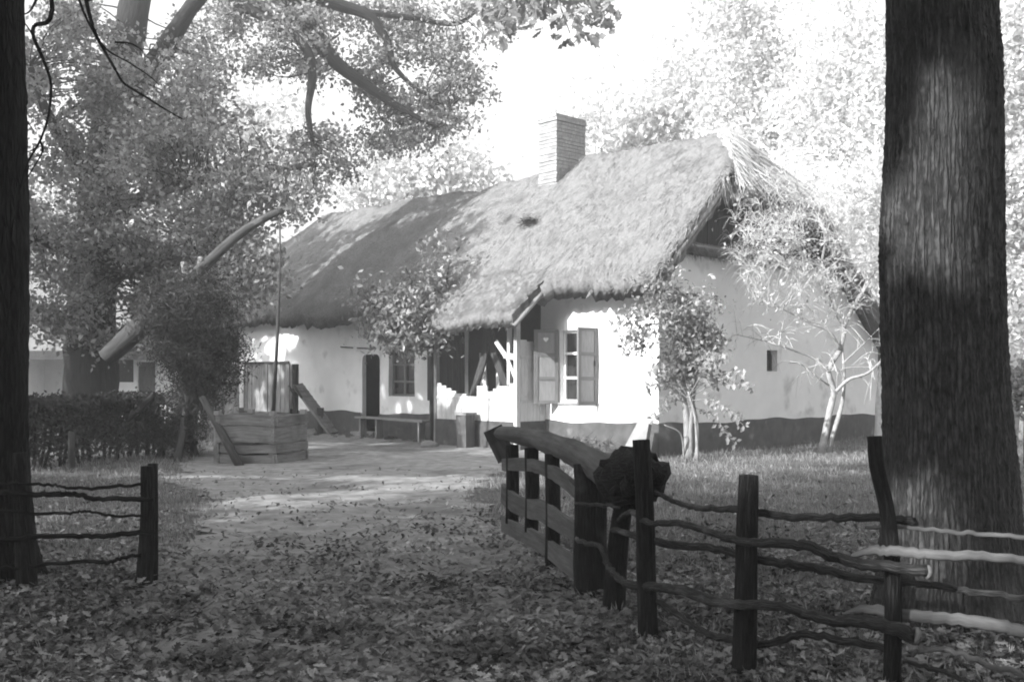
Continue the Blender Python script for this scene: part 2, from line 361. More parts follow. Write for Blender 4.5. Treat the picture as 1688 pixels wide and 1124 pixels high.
# rounded plaster corners of the doorway
for sgn, a in ((1, d0), (-1, d1)):
    hh = .16
    pts = [(a, dz - hh), (a, dz)] + [(a + sgn * hh * (1 - math.cos(q)), dz - hh + hh * math.sin(q)) for q in np.linspace(math.pi / 2, 0, 6)]
    wm.add([hw(p[0], .004, p[1]) for p in pts], [np.array([[0] + list(range(1, len(pts)))])], smooth=False)
wall = wm.build('front_wall', M['plaster'], house)
gmb = MB()
gw = (3.6, 4.0, 1.58, 2.02)                                  # small gable window s0 s1 z0 z1
def gable_quad(mb, s0, s1, z0, z1a, z1b=None, tt=0):
    z1b = z1a if z1b is None else z1b; n = max(2, int((s1 - s0) / .3)); m = 10
    ss = np.linspace(s0, s1, n + 1); V = []
    for k in range(m + 1):
        for s_ in ss:
            zt = z1a + (z1b - z1a) * (s_ - s0) / (s1 - s0); z = z0 + (zt - z0) * k / m
            V.append(hw(tt + .014 * math.sin(s_ * 1.7 + z * 1.3) + .01 * math.sin(s_ * 4 - z * 2), s_, z))
    i = np.arange(m)[:, None] * (n + 1) + np.arange(n)[None]
    mb.add(np.array(V), np.stack([i, i + 1, i + n + 2, i + n + 1], -1).reshape(-1, 4))
gable_quad(gmb, 0, .35, 0, 3.3, 3.78); gable_quad(gmb, .35, gw[0], 0, 3.78); gable_quad(gmb, gw[0], gw[1], 0, gw[2]); gable_quad(gmb, gw[0], gw[1], gw[3], 3.78)
gable_quad(gmb, gw[1], 6.5, 0, 3.78); gable_quad(gmb, 6.5, WS, 0, 3.6, 2.1)
for (a, b) in (((gw[0], gw[2]), (gw[0], gw[3])), ((gw[0], gw[3]), (gw[1], gw[3])), ((gw[1], gw[3]), (gw[1], gw[2])), ((gw[1], gw[2]), (gw[0], gw[2]))):
    gmb.add([hw(0, a[0], a[1]), hw(0, b[0], b[1]), hw(.25, b[0], b[1]), hw(.25, a[0], a[1])], np.array([[0, 1, 2, 3]]), smooth=False)
gmb.build('gable_wall', M['plaster'], house)
bm_ = MB(); hbox(bm_, 0.3, WT, WS - .2, WS, 0, 2.1); hbox(bm_, WT - .3, WT, 0.02, WS - .2, 0, 3.2); bm_.build('rear_wall', M['plaster'], house)
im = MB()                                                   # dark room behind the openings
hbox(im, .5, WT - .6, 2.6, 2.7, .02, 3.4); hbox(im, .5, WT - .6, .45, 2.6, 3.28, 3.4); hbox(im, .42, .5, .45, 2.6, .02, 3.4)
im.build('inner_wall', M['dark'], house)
# dark base band with a wavering upper edge
dm = MB()
def band(fn, a0, a1, out, side):
    n = int((a1 - a0) / .15) + 2; aa = np.linspace(a0, a1, n); zt = .58 + .022 * np.sin(aa * 1.9 + 1) + .014 * np.sin(aa * 5.1)
    V = []
    for a, z in zip(aa, zt): V += [fn(a, out, -.05), fn(a, out, z), fn(a, out * .1, z + .004)]
    i = np.arange(n - 1)[:, None] * 3
    f = np.concatenate([np.concatenate([i, i + 3, i + 4, i + 1], 1), np.concatenate([i + 1, i + 4, i + 5, i + 2], 1)])
    dm.add(np.array(V), f)
fr = lambda a, o, z: hw(a, -o, z)
ga = lambda a, o, z: hw(-o, a, z)
band(fr, -.04, PT0, .035, 0); dm.build('base_band', M['dado'], house); dm = MB(); band(fr, PT1, d0, .035, 0); dm.build('base_band', M['dado'], house); dm = MB(); band(fr, d1, WT + .03, .035, 0); dm.build('base_band', M['dado'], house); dm = MB(); band(ga, -.04, WS, .035, 1)
dado = dm.build('base_band', M['dado'], house)

# thatched roof sections as thick height fields
rng = R
def front_z(s): return np.interp(s, [-1.6, -.6, 1.1, 3.2], [2.5, 3.36, 5.0, 6.72])
def back_z(s): return 6.72 - (s - 3.2) * .81
def smin(a, b, k=.25):
    h = np.clip(.5 + .5 * (b - a) / k, 0, 1); return b * (1 - h) + a * h - k * h * (1 - h)
def wob(t, s): return .035 * np.sin(t * 1.3 + s * .8) + .03 * np.sin(t * 3.1 - s * 2.2 + 1) + .02 * np.sin(s * 6 + t * 4.3)
def zr(t, s):                                               # right section, half hip at the gable
    z = smin(front_z(s), back_z(s)); return smin(z, 5.28 + (t + .5) * 1.16, .12) + wob(t, s)
def zl(t, s):                                               # left section, a hand lower, hipped at its far end
    z = smin(front_z(s) - .12, back_z(s) - .12, .35); return smin(z, 6.55 - (t - 15.7) * 1.3, .3) + wob(t + 3, s) + .06 * np.sin(t * .55)
def strands(mb, P, D, L, wd, lift):
    """thin straw blades lying along D from P"""
    n = len(P); D = norm(D + R.normal(0, .16, D.shape)); side = norm(np.cross(D, R.normal(0, .3, (n, 3)) + [-.5, -.5, 1.2])) * np.broadcast_to(wd, (n,))[:, None]
    nr = np.cross(side, D); nr = norm(np.where(nr[:, 2:3] < 0, -nr, nr)) * np.broadcast_to(lift, (n,))[:, None]
    L = np.broadcast_to(L, (n,))[:, None]
    V = np.stack([P - side, P + side, P + D * L + nr], 1)
    mb.add(V.reshape(-1, 3), (np.arange(n)[:, None] * 3 + np.array([[0, 1, 2]])), np.repeat(P, 3, 0), False)
def roof(name, zf, t0, t1, s0f, s1, parent, nstr, matl, thick=.36, dt=.09, ds=.09):
    tt = np.arange(t0, t1 + 1e-6, (t1 - t0) / round((t1 - t0) / dt)); n = len(tt); m = int((s1 - s0f(t0)) / ds)
    mb = MB(); S0 = s0f(tt); Tt = tt[:, None] + np.zeros((1, m)); Ss = S0[:, None] + (s1 - S0)[:, None] * np.linspace(0, 1, m)[None]
    Tt = Tt + R.normal(0, .02, Tt.shape); Ss2 = Ss + np.where(np.arange(m)[None] == 0, R.normal(0, .018, Tt.shape), 0)
    Z = zf(Tt, Ss2) + R.normal(0, .014, Tt.shape)
    # rounded edges
    e = np.minimum(np.minimum(np.arange(n)[:, None], np.arange(n)[::-1][:, None]), np.minimum(np.arange(m)[None], np.arange(m)[::-1][None]))
    Z = Z - .10 * (e == 0) - .03 * (e == 1)
    V1 = hw(Tt.ravel(), Ss2.ravel(), Z.ravel()); V0 = hw(Tt.ravel(), (Ss2 + .06 * (np.arange(m)[None] == 0)).ravel(), (Z - thick + R.normal(0, .02, Z.shape)).ravel())
    i = np.arange(n - 1)[:, None] * m + np.arange(m - 1)[None]; q = np.stack([i, i + 1, i + m + 1, i + m], -1).reshape(-1, 4); K = n * m
    fs = [q, q[:, ::-1] + K]
    for idx in (np.arange(m), np.arange(m) + (n - 1) * m, np.arange(n) * m, np.arange(n) * m + m - 1):
        fs.append(np.stack([idx[:-1], idx[1:], idx[1:] + K, idx[:-1] + K], -1))
    mb.add(np.concatenate([V1, V0]), fs, np.concatenate([V1, V0]))
    # loose straw over the surface, and a shaggy fringe along the eave
    a = R.uniform(t0, t1, nstr); b = R.uniform(0, 1, nstr); sb = s0f(a) + (s1 - s0f(a)) * b
    P = hw(a, sb, zf(a, sb) + .0); h = .05
    gt = (zf(a + h, sb) - zf(a - h, sb)) / (2 * h); gs = (zf(a, sb + h) - zf(a, sb - h)) / (2 * h)
    gl = np.sqrt(gt ** 2 + gs ** 2) + 1e-6
    D = -(gt / gl)[:, None] * U - (gs / gl)[:, None] * Vv; D = D - np.array([0, 0, 1.]) * gl[:, None]
    strands(mb, P, D, R.uniform(.08, .22, nstr), R.uniform(.002, .005, nstr), R.uniform(.002, .016, nstr))
    k = int((t1 - t0) * 260); a = R.uniform(t0, t1, k); sb = s0f(a) + R.uniform(0, .12, k)
    P = hw(a, sb, zf(a, sb) - R.uniform(.08, .36, k))
    D = np.tile(-Vv * .75 + np.array([0, 0, -.75]), (k, 1)); strands(mb, P, D, R.uniform(.04, .13, k), .006, .02)
    return mb
c1 = lambda t: -.6 + 0 * np.asarray(t, float)
rb = roof('roof', zr, -.42, 4.75, c1, 9.0, house, 52000, M['thatch'])
# shaggy verge up the gable edge
k = 900; sb = R.uniform(-.6, 1.6, k); P = hw(R.uniform(-.46, -.36, k), sb, zr(-.4 + 0 * sb, sb) - R.uniform(.0, .34, k)); strands(rb, P, np.tile(-Vv * .6 + np.array([0, 0, -.8]) - U * .12, (k, 1)), R.uniform(.15, .4, k), .008, .02)
k = 900; sb = R.uniform(5.2, 8.9, k); P = hw(R.uniform(-.46, -.36, k), sb, zr(-.4 + 0 * sb, sb) - R.uniform(.0, .34, k)); strands(rb, P, np.tile(Vv * .6 + np.array([0, 0, -.8]) - U * .12, (k, 1)), R.uniform(.15, .4, k), .008, .02)
right_roof = rb.build('thatched_roof', M['thatch'], house)
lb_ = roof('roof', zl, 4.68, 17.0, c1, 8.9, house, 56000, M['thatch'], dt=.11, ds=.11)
left_roof = lb_.build('thatched_roof', M['shaded_thatch'], house)
def cp(t):
    t = np.asarray(t, float); return -.62 - .75 * (1 - np.clip((t - 4.7) / 1.5, 0, 1) ** 2 * (3 - 2 * np.clip((t - 4.7) / 1.5, 0, 1)))
zp = lambda t, s: 3.36 + (s + .6) * .84 + wob(t, s) + .05
pr = roof('roof', zp, 2.46, 6.3, cp, -.25, house, 8000, M['thatch'], thick=.26, dt=.08, ds=.06)
porch_roof = pr.build('porch_thatch', M['thatch'], house)
# pale straw bundles on the half hip, hanging over the gable
hb = MB(); k = 2600; a = R.uniform(-.55, .75, k); hlf = 1.15 * (1 - (a + .55) / 1.5) + .12
sb = 3.2 + R.uniform(-1, 1, k) * hlf * 1.15; P = hw(a, sb, zr(a, sb) + R.uniform(0, .07, k))
fan = (sb - 3.2) * .35
strands(hb, P, -U[None] * .58 + np.array([[0, 0, -.82]]) + Vv[None] * fan[:, None], R.uniform(.35, .8, k), R.uniform(.010, .02, k), .03)
k = 900; sb = R.uniform(1.35, 5.0, k); P = hw(R.uniform(-.5, -.36, k), sb, 5.25 - R.uniform(-.02, .34, k)); strands(hb, P, np.tile(np.array([0, 0, -1.]) - U * .2, (k, 1)), R.uniform(.1, .4, k) , .012, .02)
hb.build('hip_straw', M['straw'], right_roof)
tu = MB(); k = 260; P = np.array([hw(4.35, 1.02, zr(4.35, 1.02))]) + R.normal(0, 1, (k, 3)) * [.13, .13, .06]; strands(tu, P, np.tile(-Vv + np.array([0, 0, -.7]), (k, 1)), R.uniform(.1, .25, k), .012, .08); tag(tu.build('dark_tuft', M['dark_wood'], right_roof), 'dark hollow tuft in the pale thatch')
# chimney
ch = MB(); cz = 7.62
for k_, zz in enumerate(np.arange(5.2, cz, .085)):
    j = R.normal(0, .006, 2); ov = .018 if zz > cz - .2 else 0
    hbox(ch, 4.92 + j[0] - ov, 5.52 + j[0] + ov, 2.42 + j[1] - ov, 3.42 + j[1] + ov, zz, zz + .073)
hbox(ch, 4.935, 5.505, 2.435, 3.405, 5.2, cz - .01)
ch.build('chimney', M['brick'], left_roof)
# gable boarding, pent fringe
gb = MB()
for s_ in np.arange(.55, 6.4, .17):
    zt = float(min(zr(.05, s_), zr(.05, s_ + .17))) - .34
    if zt > 3.84: hbox(gb, .03 + R.uniform(0, .015), .07, s_ + .004, s_ + .166, 3.8, zt)
gb.build('gable_boards', M['dark_wood'], house)
pf = MB(); k = 2600; sb = R.uniform(.1, 6.9, k); P = hw(-R.uniform(.0, .28, k), sb, 3.98 - R.uniform(0, .1, k)); strands(pf, P, np.tile(-U * .45 + np.array([0, 0, -.9]), (k, 1)), R.uniform(.08, .32, k), .010, .01)
pf.plank(np.array([hw(-.14, s_, 3.93 + .02 * math.sin(s_ * 3)) for s_ in np.linspace(.1, 6.8, 24)]), .15, .07, up=tuple(-U * .8 + np.array([0, 0, -.45])))
pf.build('pent_fringe', M['thatch'], house)
gp = MB(); gp.tube([hw(-.3, .0, 3.86), hw(-.3, .5, 3.9), hw(-.28, 3, 3.9), hw(-.28, 6.6, 3.86)], .035, 6); gp.build('pent_pole', M['grey_wood'], house)
vg = MB(); vg.tube([hw(-.44, -.6, 3.08), hw(-.45, .4, 4.08), hw(-.45, 1.5, 5.12)], .045, 6, .1); vg.tube([hw(-.40, -.55, 2.98), hw(-.42, .4, 3.94), hw(-.42, 1.45, 4.96)], .035, 6, .1)
vg.build('verge_pole', M['grey_wood'], house)
vp = MB(); vp.tube([hw(2.44, -.35, 3.30), hw(2.44, -1.34, 2.44)], .05, 6); vp.build('porch_verge_pole', M['grey_wood'], house)

# big window with its frame, mullions and open shutters
def casement(a0, a1, z0, z1, mf, rows, name='window'):
    f = MB(); e = .055
    hbox(f, a0, a0 + e, .10, .17, z0, z1); hbox(f, a1 - e, a1, .10, .17, z0, z1); hbox(f, a0 + e, a1 - e, .10, .17, z0, z0 + e); hbox(f, a0 + e, a1 - e, .10, .17, z1 - e, z1)
    c = (a0 + a1) / 2; hbox(f, c - .035, c + .035, .095, .165, z0 + e, z1 - e)
    for q in rows: hbox(f, a0 + e, c - .035, .10, .16, z0 + (z1 - z0) * q - .025, z0 + (z1 - z0) * q + .025); hbox(f, c + .035, a1 - e, .10, .16, z0 + (z1 - z0) * q - .025, z0 + (z1 - z0) * q + .025)
    w = f.build(name, mf, house)
    p = MB(); hbox(p, a0 + e * .5, a1 - e * .5, .145, .15, z0 + .02, z1 - .02); p.build('pane', M['glass'], w)
    return w
casement(wx0 + .01, wx1 - .01, wz0, wz1, M['white_paint'], (.34, .68))
def shutter(p0, dirn, wd, z0, z1, name='shutter', lab=None):
    d = norm(np.array(dirn)); nrm = np.array([-d[1], d[0], 0]); ax = np.stack([d, nrm, [0, 0, 1.]])
    mb = MB(); e = .075
    def bx(a0, a1, b0, b1, th): mb.box(p0 + d * (a0 + a1) / 2 + np.array([0, 0, (b0 + b1) / 2]), (a1 - a0, th, b1 - b0), ax)
    bx(0, e, z0, z1, .045); bx(wd - e, wd, z0, z1, .045); H3 = (z1 - z0 - 4 * e * .9) / 3
    for k in range(4): zz = z0 + k * (H3 + e * .9); bx(e, wd - e, zz, zz + e * .9, .043)
    o = mb.build(name, M['shutter'], house)
    for k in range(3):
        zz = z0 + k * (H3 + e * .9) + e * .9; mb = MB(); bx(e, wd - e, zz, zz + H3, .018); mb.build('panel', M['panel'], o)
    return o, d, nrm
hl = hw(wx1 + .02, -.03, 0)
sh1, d_, n_ = shutter(hl, np.array([.47, 20.50, 0]) - hl, .50, wz0 - .03, wz1 + .02)
# heart cut out near the top of the left leaf, showing pale
hm = MB(); cc = hl + d_ * .26 + np.array([0, 0, wz1 - .18]); sg = -1 if n_[1] > 0 else 1
pts = [(.055 * 16 * math.sin(q) ** 3 / 16, .055 * (13 * math.cos(q) - 5 * math.cos(2 * q) - 2 * math.cos(3 * q) - math.cos(4 * q)) / 16) for q in np.linspace(0, 2 * math.pi, 24, endpoint=False)]
Vh = [cc + d_ * x + np.array([0, 0, z]) + n_ * sg * .013 for x, z in pts]; hm.add(Vh, np.array([list(range(24))]), smooth=False); hm.build('heart_cutout', M['white_paint'], sh1)
hr = hw(wx0 - .02, -.03, 0)
sh2, d2, n2 = shutter(hr, -Vv + U * .10, .50, wz0 - .03, wz1 + .02)
lt = MB(); lt.box(hr + d2 * .06 + np.array([0, 0, 1.72]), (.03, .08, .1)); lt.build('latch', M['dark_wood'], sh2)
sill = MB(); hbox(sill, wx0 - .06, wx1 + .06, -.05, .12, wz0 - .05, wz0 - .004); sill.build('window_sill', M['grey_wood'], house)
casement(lw0 + .01, lw1 - .01, lz0, lz1, M['shutter'], (.3, .65))
gwf = MB(); hbox(gwf, .13, .17, gw[0], gw[0] + .05, gw[2], gw[3]); hbox(gwf, .13, .17, gw[1] - .05, gw[1], gw[2], gw[3]); hbox(gwf, .13, .17, gw[0] + .05, gw[1] - .05, gw[2], gw[2] + .05); hbox(gwf, .13, .17, gw[0] + .05, gw[1] - .05, gw[3] - .05, gw[3])
gwo = gwf.build('gable_window', M['dark_wood'], house); pn = MB(); hbox(pn, .15, .155, gw[0] + .02, gw[1] - .02, gw[2] + .02, gw[3] - .02); pn.build('pane', M['glass'], gwo)
# door: dark opening with the leaf swung inside, stone step
dr = MB(); hbox(dr, d0 - .02, d0 + .03, .32, 1.1, .05, dz - .05); hbox(dr, d0 + .03, d0 + .06, .4, 1.05, .5, .6); hbox(dr, d0 + .03, d0 + .06, .4, 1.05, 1.5, 1.6); door = dr.build('door', M['dark_wood'], house)
dh = MB(); dh.tube([hw(d0 + .07, 1.0, 1.0), hw(d0 + .07, 1.0, 1.14)], .015, 6); dh.build('handle', M['grey_wood'], door)
dst = MB(); hbox(dst, d0 - .1, d1 + .1, -.3, -.03, -.05, .12, .01); dst.build('doorstep', M['stone'], house)
ln = MB(); ln.tube([hw(t_at(565), -.06, z_at(572, t_at(565))), hw(t_at(618), -.06, z_at(575, t_at(618)))], .018, 5); ln.build('wall_peg_rail', M['dark_wood'], house)

# boarded porch with a stepped, scalloped top edge
pb = MB(); nb = 15; e = np.linspace(PT0 + .05, PT1, nb + 1)
for k in range(nb):
    c = (k + .5) / nb; zt = 1.02 + .36 * abs(c - .52) ** 1.1 * 2 + (.18 if 5 <= k <= 6 else 0)
    zt = 1.0 + round((zt - 1.0) / .055) * .055
    hbox(pb, e[k] + .004, e[k + 1] - .004, PS - .012 + R.normal(0, .003), PS + .014, .55, zt)
hbox(pb, PT0 + .05, PT1, PS - .028, PS - .013, 1.0, 1.05)
pb.build('porch_boards', M['board'], house)
pk = MB(); hbox(pk, PT0 - .01, PT1 + .02, PS - .03, PS + .02, -.05, .56); hbox(pk, PT0 - .02, PT0 + .03, PS + .02, -.04, -.05, .57); pk.build('porch_base', M['dado'], house)
sb_ = MB()
for k in range(4): hbox(sb_, PT0 - .012 + R.normal(0, .003), PT0 + .014, PS + .07 + k * .18, PS + .07 + (k + 1) * .18 - .006, .56, 2.2 - .03 * k)
for z_ in (.98, 1.82): hbox(sb_, PT0 - .04, PT0 - .014, PS + .06, -.05, z_, z_ + .07)
sb_.build('porch_side_boards', M['board'], house)
sb_ = MB()
for k in range(4): hbox(sb_, PT1 - .02, PT1 + .005, PS + .07 + k * .18, PS + .07 + (k + 1) * .18 - .006, .02, 2.75)
sb_.build('porch_side_boards', M['dark_wood'], house)
nd0, nd1 = t_at(719.5, -.02), t_at(706, -.02); nd = MB(); hbox(nd, nd0, nd1, -.05, .02, .92, 2.22); nd.build('dark_strip', M['dark_wood'], house)  # dark panel laid on the wall as a narrow dark strip
pp = MB(); hbox(pp, PT0 - .03, PT0 + .06, PS - .05, PS + .05, -.05, 2.66); pp.build('porch_post', M['board'], house)
pp = MB(); hbox(pp, PT0 + .26, PT0 + .34, PS + .03, PS + .1, 1.3, 2.66); pp.build('porch_post', M['board'], house)
pp = MB(); hbox(pp, PT1 - .02, PT1 + .07, PS - .03, PS + .06, -.05, 2.66); pp.build('porch_post', M['grey_wood'], house)
br = MB(); br.plank([hw(PT0 + .02, PS - .03, 1.85), hw(PT0 + .36, PS - .03, 1.9)], .06, .03); br.plank([hw(PT0 + .30, PS - .05, 1.95), hw(PT0 + .02, PS - .05, 1.45)], .035, .025); br.plank([hw(PT0 + .58, PS - .05, 2.18), hw(PT0 + .3, PS - .06, 1.9)], .05, .025)
br.build('porch_brace', M['board'], house)
bt = MB(); hbox(bt, PT0 + .06, PT1 - .02, PS - .04, PS + .06, 2.66, 2.80); bt.build('porch_beam', M['dark_wood'], house)
for q in (0, 1):
    iv = MB(); cT = (PT0 + PT1) / 2 - .05; iv.plank([hw(cT, -.5, 2.7), hw(cT + (-.2 if q else .12), -.48, 1.9), hw(cT + (-.75 if q else .62), -.45, .85)], .09, .05, up=tuple(U)); iv.build('inner_brace', M['dark_wood'], house)
# things stored in the porch
for k, (px, s_, w_, lean, lab) in enumerate([(800, .15, .10, -.35, 'widest pale plank leaning inside the open porch'), (822, -.2, .05, -.2, 'narrow pale lath leaning near the right porch post'), (742, -.1, .05, .08, 'narrow pale lath leaning at the left inside the porch')]):
    tq = t_at(px, s_); q = MB(); q.plank([hw(tq, s_, .5), hw(tq + lean * -.4, s_ + .05, 2.0 - .2 * k)], w_, .03, up=tuple(U)); tag(q.build('plank', M['pale_wood'], base=hw(tq, s_, .5)), lab, 'plank')
fl = MB(); hbox(fl, PT0 + .05, PT1 - .05, PS + .03, 2.5, .35, .5); fl.build('porch_floor', M['grey_wood'], house)

SUNV = np.array(SD)
BEAMS = []                                                  # gaps cut in the crowns so the low sun lands on the places named
def beam(p, r): BEAMS.append((np.asarray(p, float), r))
def gaps(P):
    keep = np.ones(len(P), bool)
    for p, r in BEAMS:
        d = P - p; a = d @ SUNV; keep &= ~((a > 2.0) & (np.linalg.norm(d - a[:, None] * SUNV, axis=1) < r))
    return keep
for px, py, Y, r in ((1510, 335, 5.75, .38), (1565, 345, 5.72, .2), (1530, 150, 5.75, .27), (1555, 205, 5.72, .24), (1500, 870, 5.75, .32), (1490, 930, 5.75, .24), (1500, 260, 5.75, .18), (1560, 100, 5.75, .14), (1640, 600, 5.9, .10), (1560, 90, 5.75, .06), (1480, 950, 5.75, .08),
                     (1580, 890, 4.75, .2), (1640, 905, 4.7, .24), (1560, 1015, 4.75, .18), (1520, 945, 4.8, .16), (1400, 855, 4.9, .07), (1430, 925, 4.85, .08), (1660, 1030, 4.7, .08)): beam(at(px, py, Y), r)
def on_roof(px, py):
    for Y in np.arange(20, 34, .05):
        p = at(px, py, Y); h_ = p - C0; t_, s_ = h_ @ U, h_ @ Vv
        if p[2] < front_z(s_) - .16: return p
    return p
for px, py, r in ((486, 488, .14), (505, 470, .14), (520, 455, .17), (540, 440, .17), (560, 422, .2), (578, 408, .2), (598, 393, .2), (612, 385, .17), (650, 345, .25), (664, 366, .14), (630, 362, .13), (740, 372, .2), (752, 358, .14), (770, 350, .15), (810, 335, .2), (850, 330, .3), (700, 420, .12), (655, 420, .1), (600, 350, .12), (690, 330, .2), (560, 470, .1), (470, 440, .2), (455, 480, .2), (785, 395, .25), (800, 360, .2), (480, 410, .2), (500, 380, .2)): beam(on_roof(px, py), r)
for px, py, r in ((522, 600, .14), (527, 580, .16), (538, 560, .12), (515, 620, .10), (510, 635, .09), (540, 600, .09), (560, 575, .06), (566, 600, .06), (563, 640, .06), (555, 620, .07), (500, 590, .09), (632, 630, .1), (655, 672, .12), (675, 668, .12), (690, 655, .10), (697, 610, .07), (660, 690, .10), (480, 560, .3), (455, 580, .3), (440, 560, .2), (465, 560, .3), (420, 580, .2), (545, 680, .1), (600, 640, .06)): t_ = t_at(px); beam(hw(t_, 0, z_at(py, t_)), r)
for px, py, r in ((410, 625, .12), (430, 640, .1), (445, 620, .1), (415, 660, .1), (440, 670, .08), (395, 620, .15), (360, 620, .3), (350, 650, .25), (375, 640, .25)): beam(at(px, py, 28.2), r)
for t_ in np.arange(0, 4.6, .45):
    for s_ in np.arange(-.5, 3.3, .55): beam(hw(t_, s_, float(front_z(s_))), .45)
    beam(hw(t_, 0, 1.), .5); beam(hw(t_, 0, 2.), .5)
for t_ in (3., 3.7, 4.4, 5.): beam(hw(t_, PS, 1.2), .4); beam(hw(t_, -1.1, 2.7), .4)
for X_, Y_, r in ((-2.4, 14.7, .3), (-1.8, 14.5, .3), (-1.2, 14.35, .35), (-.6, 14.2, .35), (0, 14.0, .4), (.4, 13.9, .3), (-3.2, 14.9, .3), (-4.2, 14.8, .35), (-3.0, 12.2, .2), (-2.6, 12.3, .2), (-4.8, 14.9, .3), (-5.5, 15.2, .3), (-6.2, 15.3, .3), (-6.9, 15.4, .3), (-7.6, 15.5, .3),
                  (2.8, 18.6, .5), (3.6, 18.9, .55), (4.4, 19.5, .6), (5.2, 20.1, .6), (6.0, 20.6, .6), (6.8, 21.3, .6), (7.6, 22., .6), (8.3, 22.6, .6), (9.4, 23, .8), (-1.2, 5.6, .12), (-.9, 5.7, .12), (-1.5, 5.65, .1)): beam((X_, Y_, 0), r)

for px in range(1085, 1470, 22):
    for py in (748, 755, 761): Y_ = F * H / (py - HY); beam(((px - CX) / F * Y_, Y_, .03), .32)
# ------------------------------------------------------------------ small things along the front of the house
def ground_pt(px, py):
    Y = F * H / (py - HY); return np.array([(px - CX) / F * Y, Y, 0])
ben = thing('plank_bench', 'long low plank bench running along the dark base band past the door', 'bench', hw(9, -.55, 0))
bA, bB = t_at(592, -.55), t_at(704, -.55); q = MB(); q.plank([hw(bA, -.55, .5), hw(bB, -.55, .47)], .14, .045, up=tuple(Vv)); q.build('seat', M['grey_wood'], ben)
for t_ in (bA - .15, (bA + bB) / 2 + .5, bB + .2):
    q = MB(); hbox(q, t_ - .03, t_ + .03, -.64, -.46, -.03, .48); q.build('leg', M['grey_wood'], ben)
# leaning cleated plank with its post and legs
p0, p1 = at(490, 634, 26.5), at(549, 703, 25.9); p1[2] = .04
lad = thing('hen_ladder', 'cleated plank sloping down from a post against the white wall', 'ladder', (p1[0], p1[1], 0))
q = MB(); q.plank([p0, p1], .16, .06, up=tuple(Vv))
q.build('plank', M['grey_wood'], lad); q = MB()
for u_ in np.linspace(.08, .92, 9): c = p0 + (p1 - p0) * u_ + np.array([0, 0, .045]); q.plank([c - Vv * .15, c + Vv * .15], .03, .03, up=(0, 0, 1))
q.build('cleat', M['grey_wood'], lad)
for (a, b) in ((at(487, 600, 26.5), None), (at(528, 672, 26.1), None)):
    q = MB(); b = a.copy(); b[2] = -.03; q.tube([b, a], [.07, .09], 8, .05); q.build('post', M['dark_wood'], lad)
for dx in (0, 9):
    q = MB(); q.tube([at(476 + dx, 636, 26.3), at(488 + dx, 655, 26.1)], .03, 5); q.build('prong', M['dark_wood'], lad)
# plank gate leaning on the wall, board fence beyond the house corner
gp_ = thing('plank_gate', 'tall weathered plank gate standing against the white wall behind the well', 'gate', hw(t_at(440, -.15), -.15))
ta, tb_ = t_at(478, -.15), t_at(403, -.15); n = 11; e = np.linspace(ta, tb_, n + 1); q = MB()
for k in range(n): hbox(q, e[k] + .008, e[k + 1] - .008, -.17 + R.normal(0, .006), -.14, .1, 1.86 + R.normal(0, .015))
q.build('boards', M['grey_wood'], gp_); q = MB(); hbox(q, ta - .02, tb_ + .02, -.21, -.175, 1.82, 1.89); q.build('gate_rail', M['dark_wood'], gp_); q = MB(); hbox(q, ta, tb_, -.2, -.175, .4, .5); q.build('gate_rail', M['dark_wood'], gp_)
a_, b_ = at(330, 640, 29.5), at(394, 640, 29.3)
bf = thing('board_fence', 'upright board fence left of the house corner behind the well', 'fence', (a_[0], a_[1], 0)); q = MB(); n = 16
for k in range(n):
    p = a_ + (b_ - a_) * (k + .5) / n; h_ = 1.75 + R.normal(0, .06); q.box([p[0], p[1], h_ / 2], (.063 * 1.05, .03, h_), jit=.004)
q.build('boards', M['grey_wood'], bf); q = MB(); q.plank([[a_[0], a_[1] + .05, 1.3], [b_[0], b_[1] + .05, 1.3]], .05, .04); q.build('fence_rail', M['grey_wood'], bf)
# box, stone, planks, slab, brush heap
c = hw(t_at(767, -1.05), -1.05); bx = thing('wooden_box', 'narrow upright wooden box standing before the porch boards', 'box', c)
q = MB(); q.box(c + [0, 0, .34], (.32, .24, .68), AX, .008); q.build('body', M['gatewood'], bx); q = MB(); q.box(c + [0, 0, .705], (.38, .3, .045), AX, .004); q.build('lid', M['grey_wood'], bx)
def rock(name, label, cat, c, sz, m, seed):
    n, k = 14, 9; th, ph = np.meshgrid(np.linspace(0, 2 * np.pi, n, endpoint=False), np.linspace(-np.pi / 2, np.pi / 2, k)); rr = 1 + .16 * np.sin(2 * th + seed) * np.cos(ph) + .12 * np.sin(3 * ph + th * 3 + seed)
    P = np.stack([rr * np.cos(ph) * np.cos(th) * sz[0], rr * np.cos(ph) * np.sin(th) * sz[1], rr * np.sin(ph) * sz[2]], -1).reshape(-1, 3) + c
    i = np.arange(k - 1)[:, None] * n; j = np.arange(n)[None]; jj = (j + 1) % n
    mb = MB(); mb.add(P, np.stack([i + j, i + jj, i + n + jj, i + n + j], -1).reshape(-1, 4)); return tag(mb.build(name, m, base=c), label, cat)
c = ground_pt(707, 737); rock('pale_stone', 'small white stone lying on the yard before the porch', 'stone', c + [0, 0, .04], (.17, .12, .10), M['stone'], 1.)
c = hw(.05, -.62, 0); mb = MB(); mb.plank([hw(-.02, -.42, .62), hw(.03, -.72, -.03)], [.12, .27], .10, up=tuple(U), rough=.06); tag(mb.build('stone_slab', M['stone'], base=c), 'pale stone slab leaning at the near house corner', 'slab')
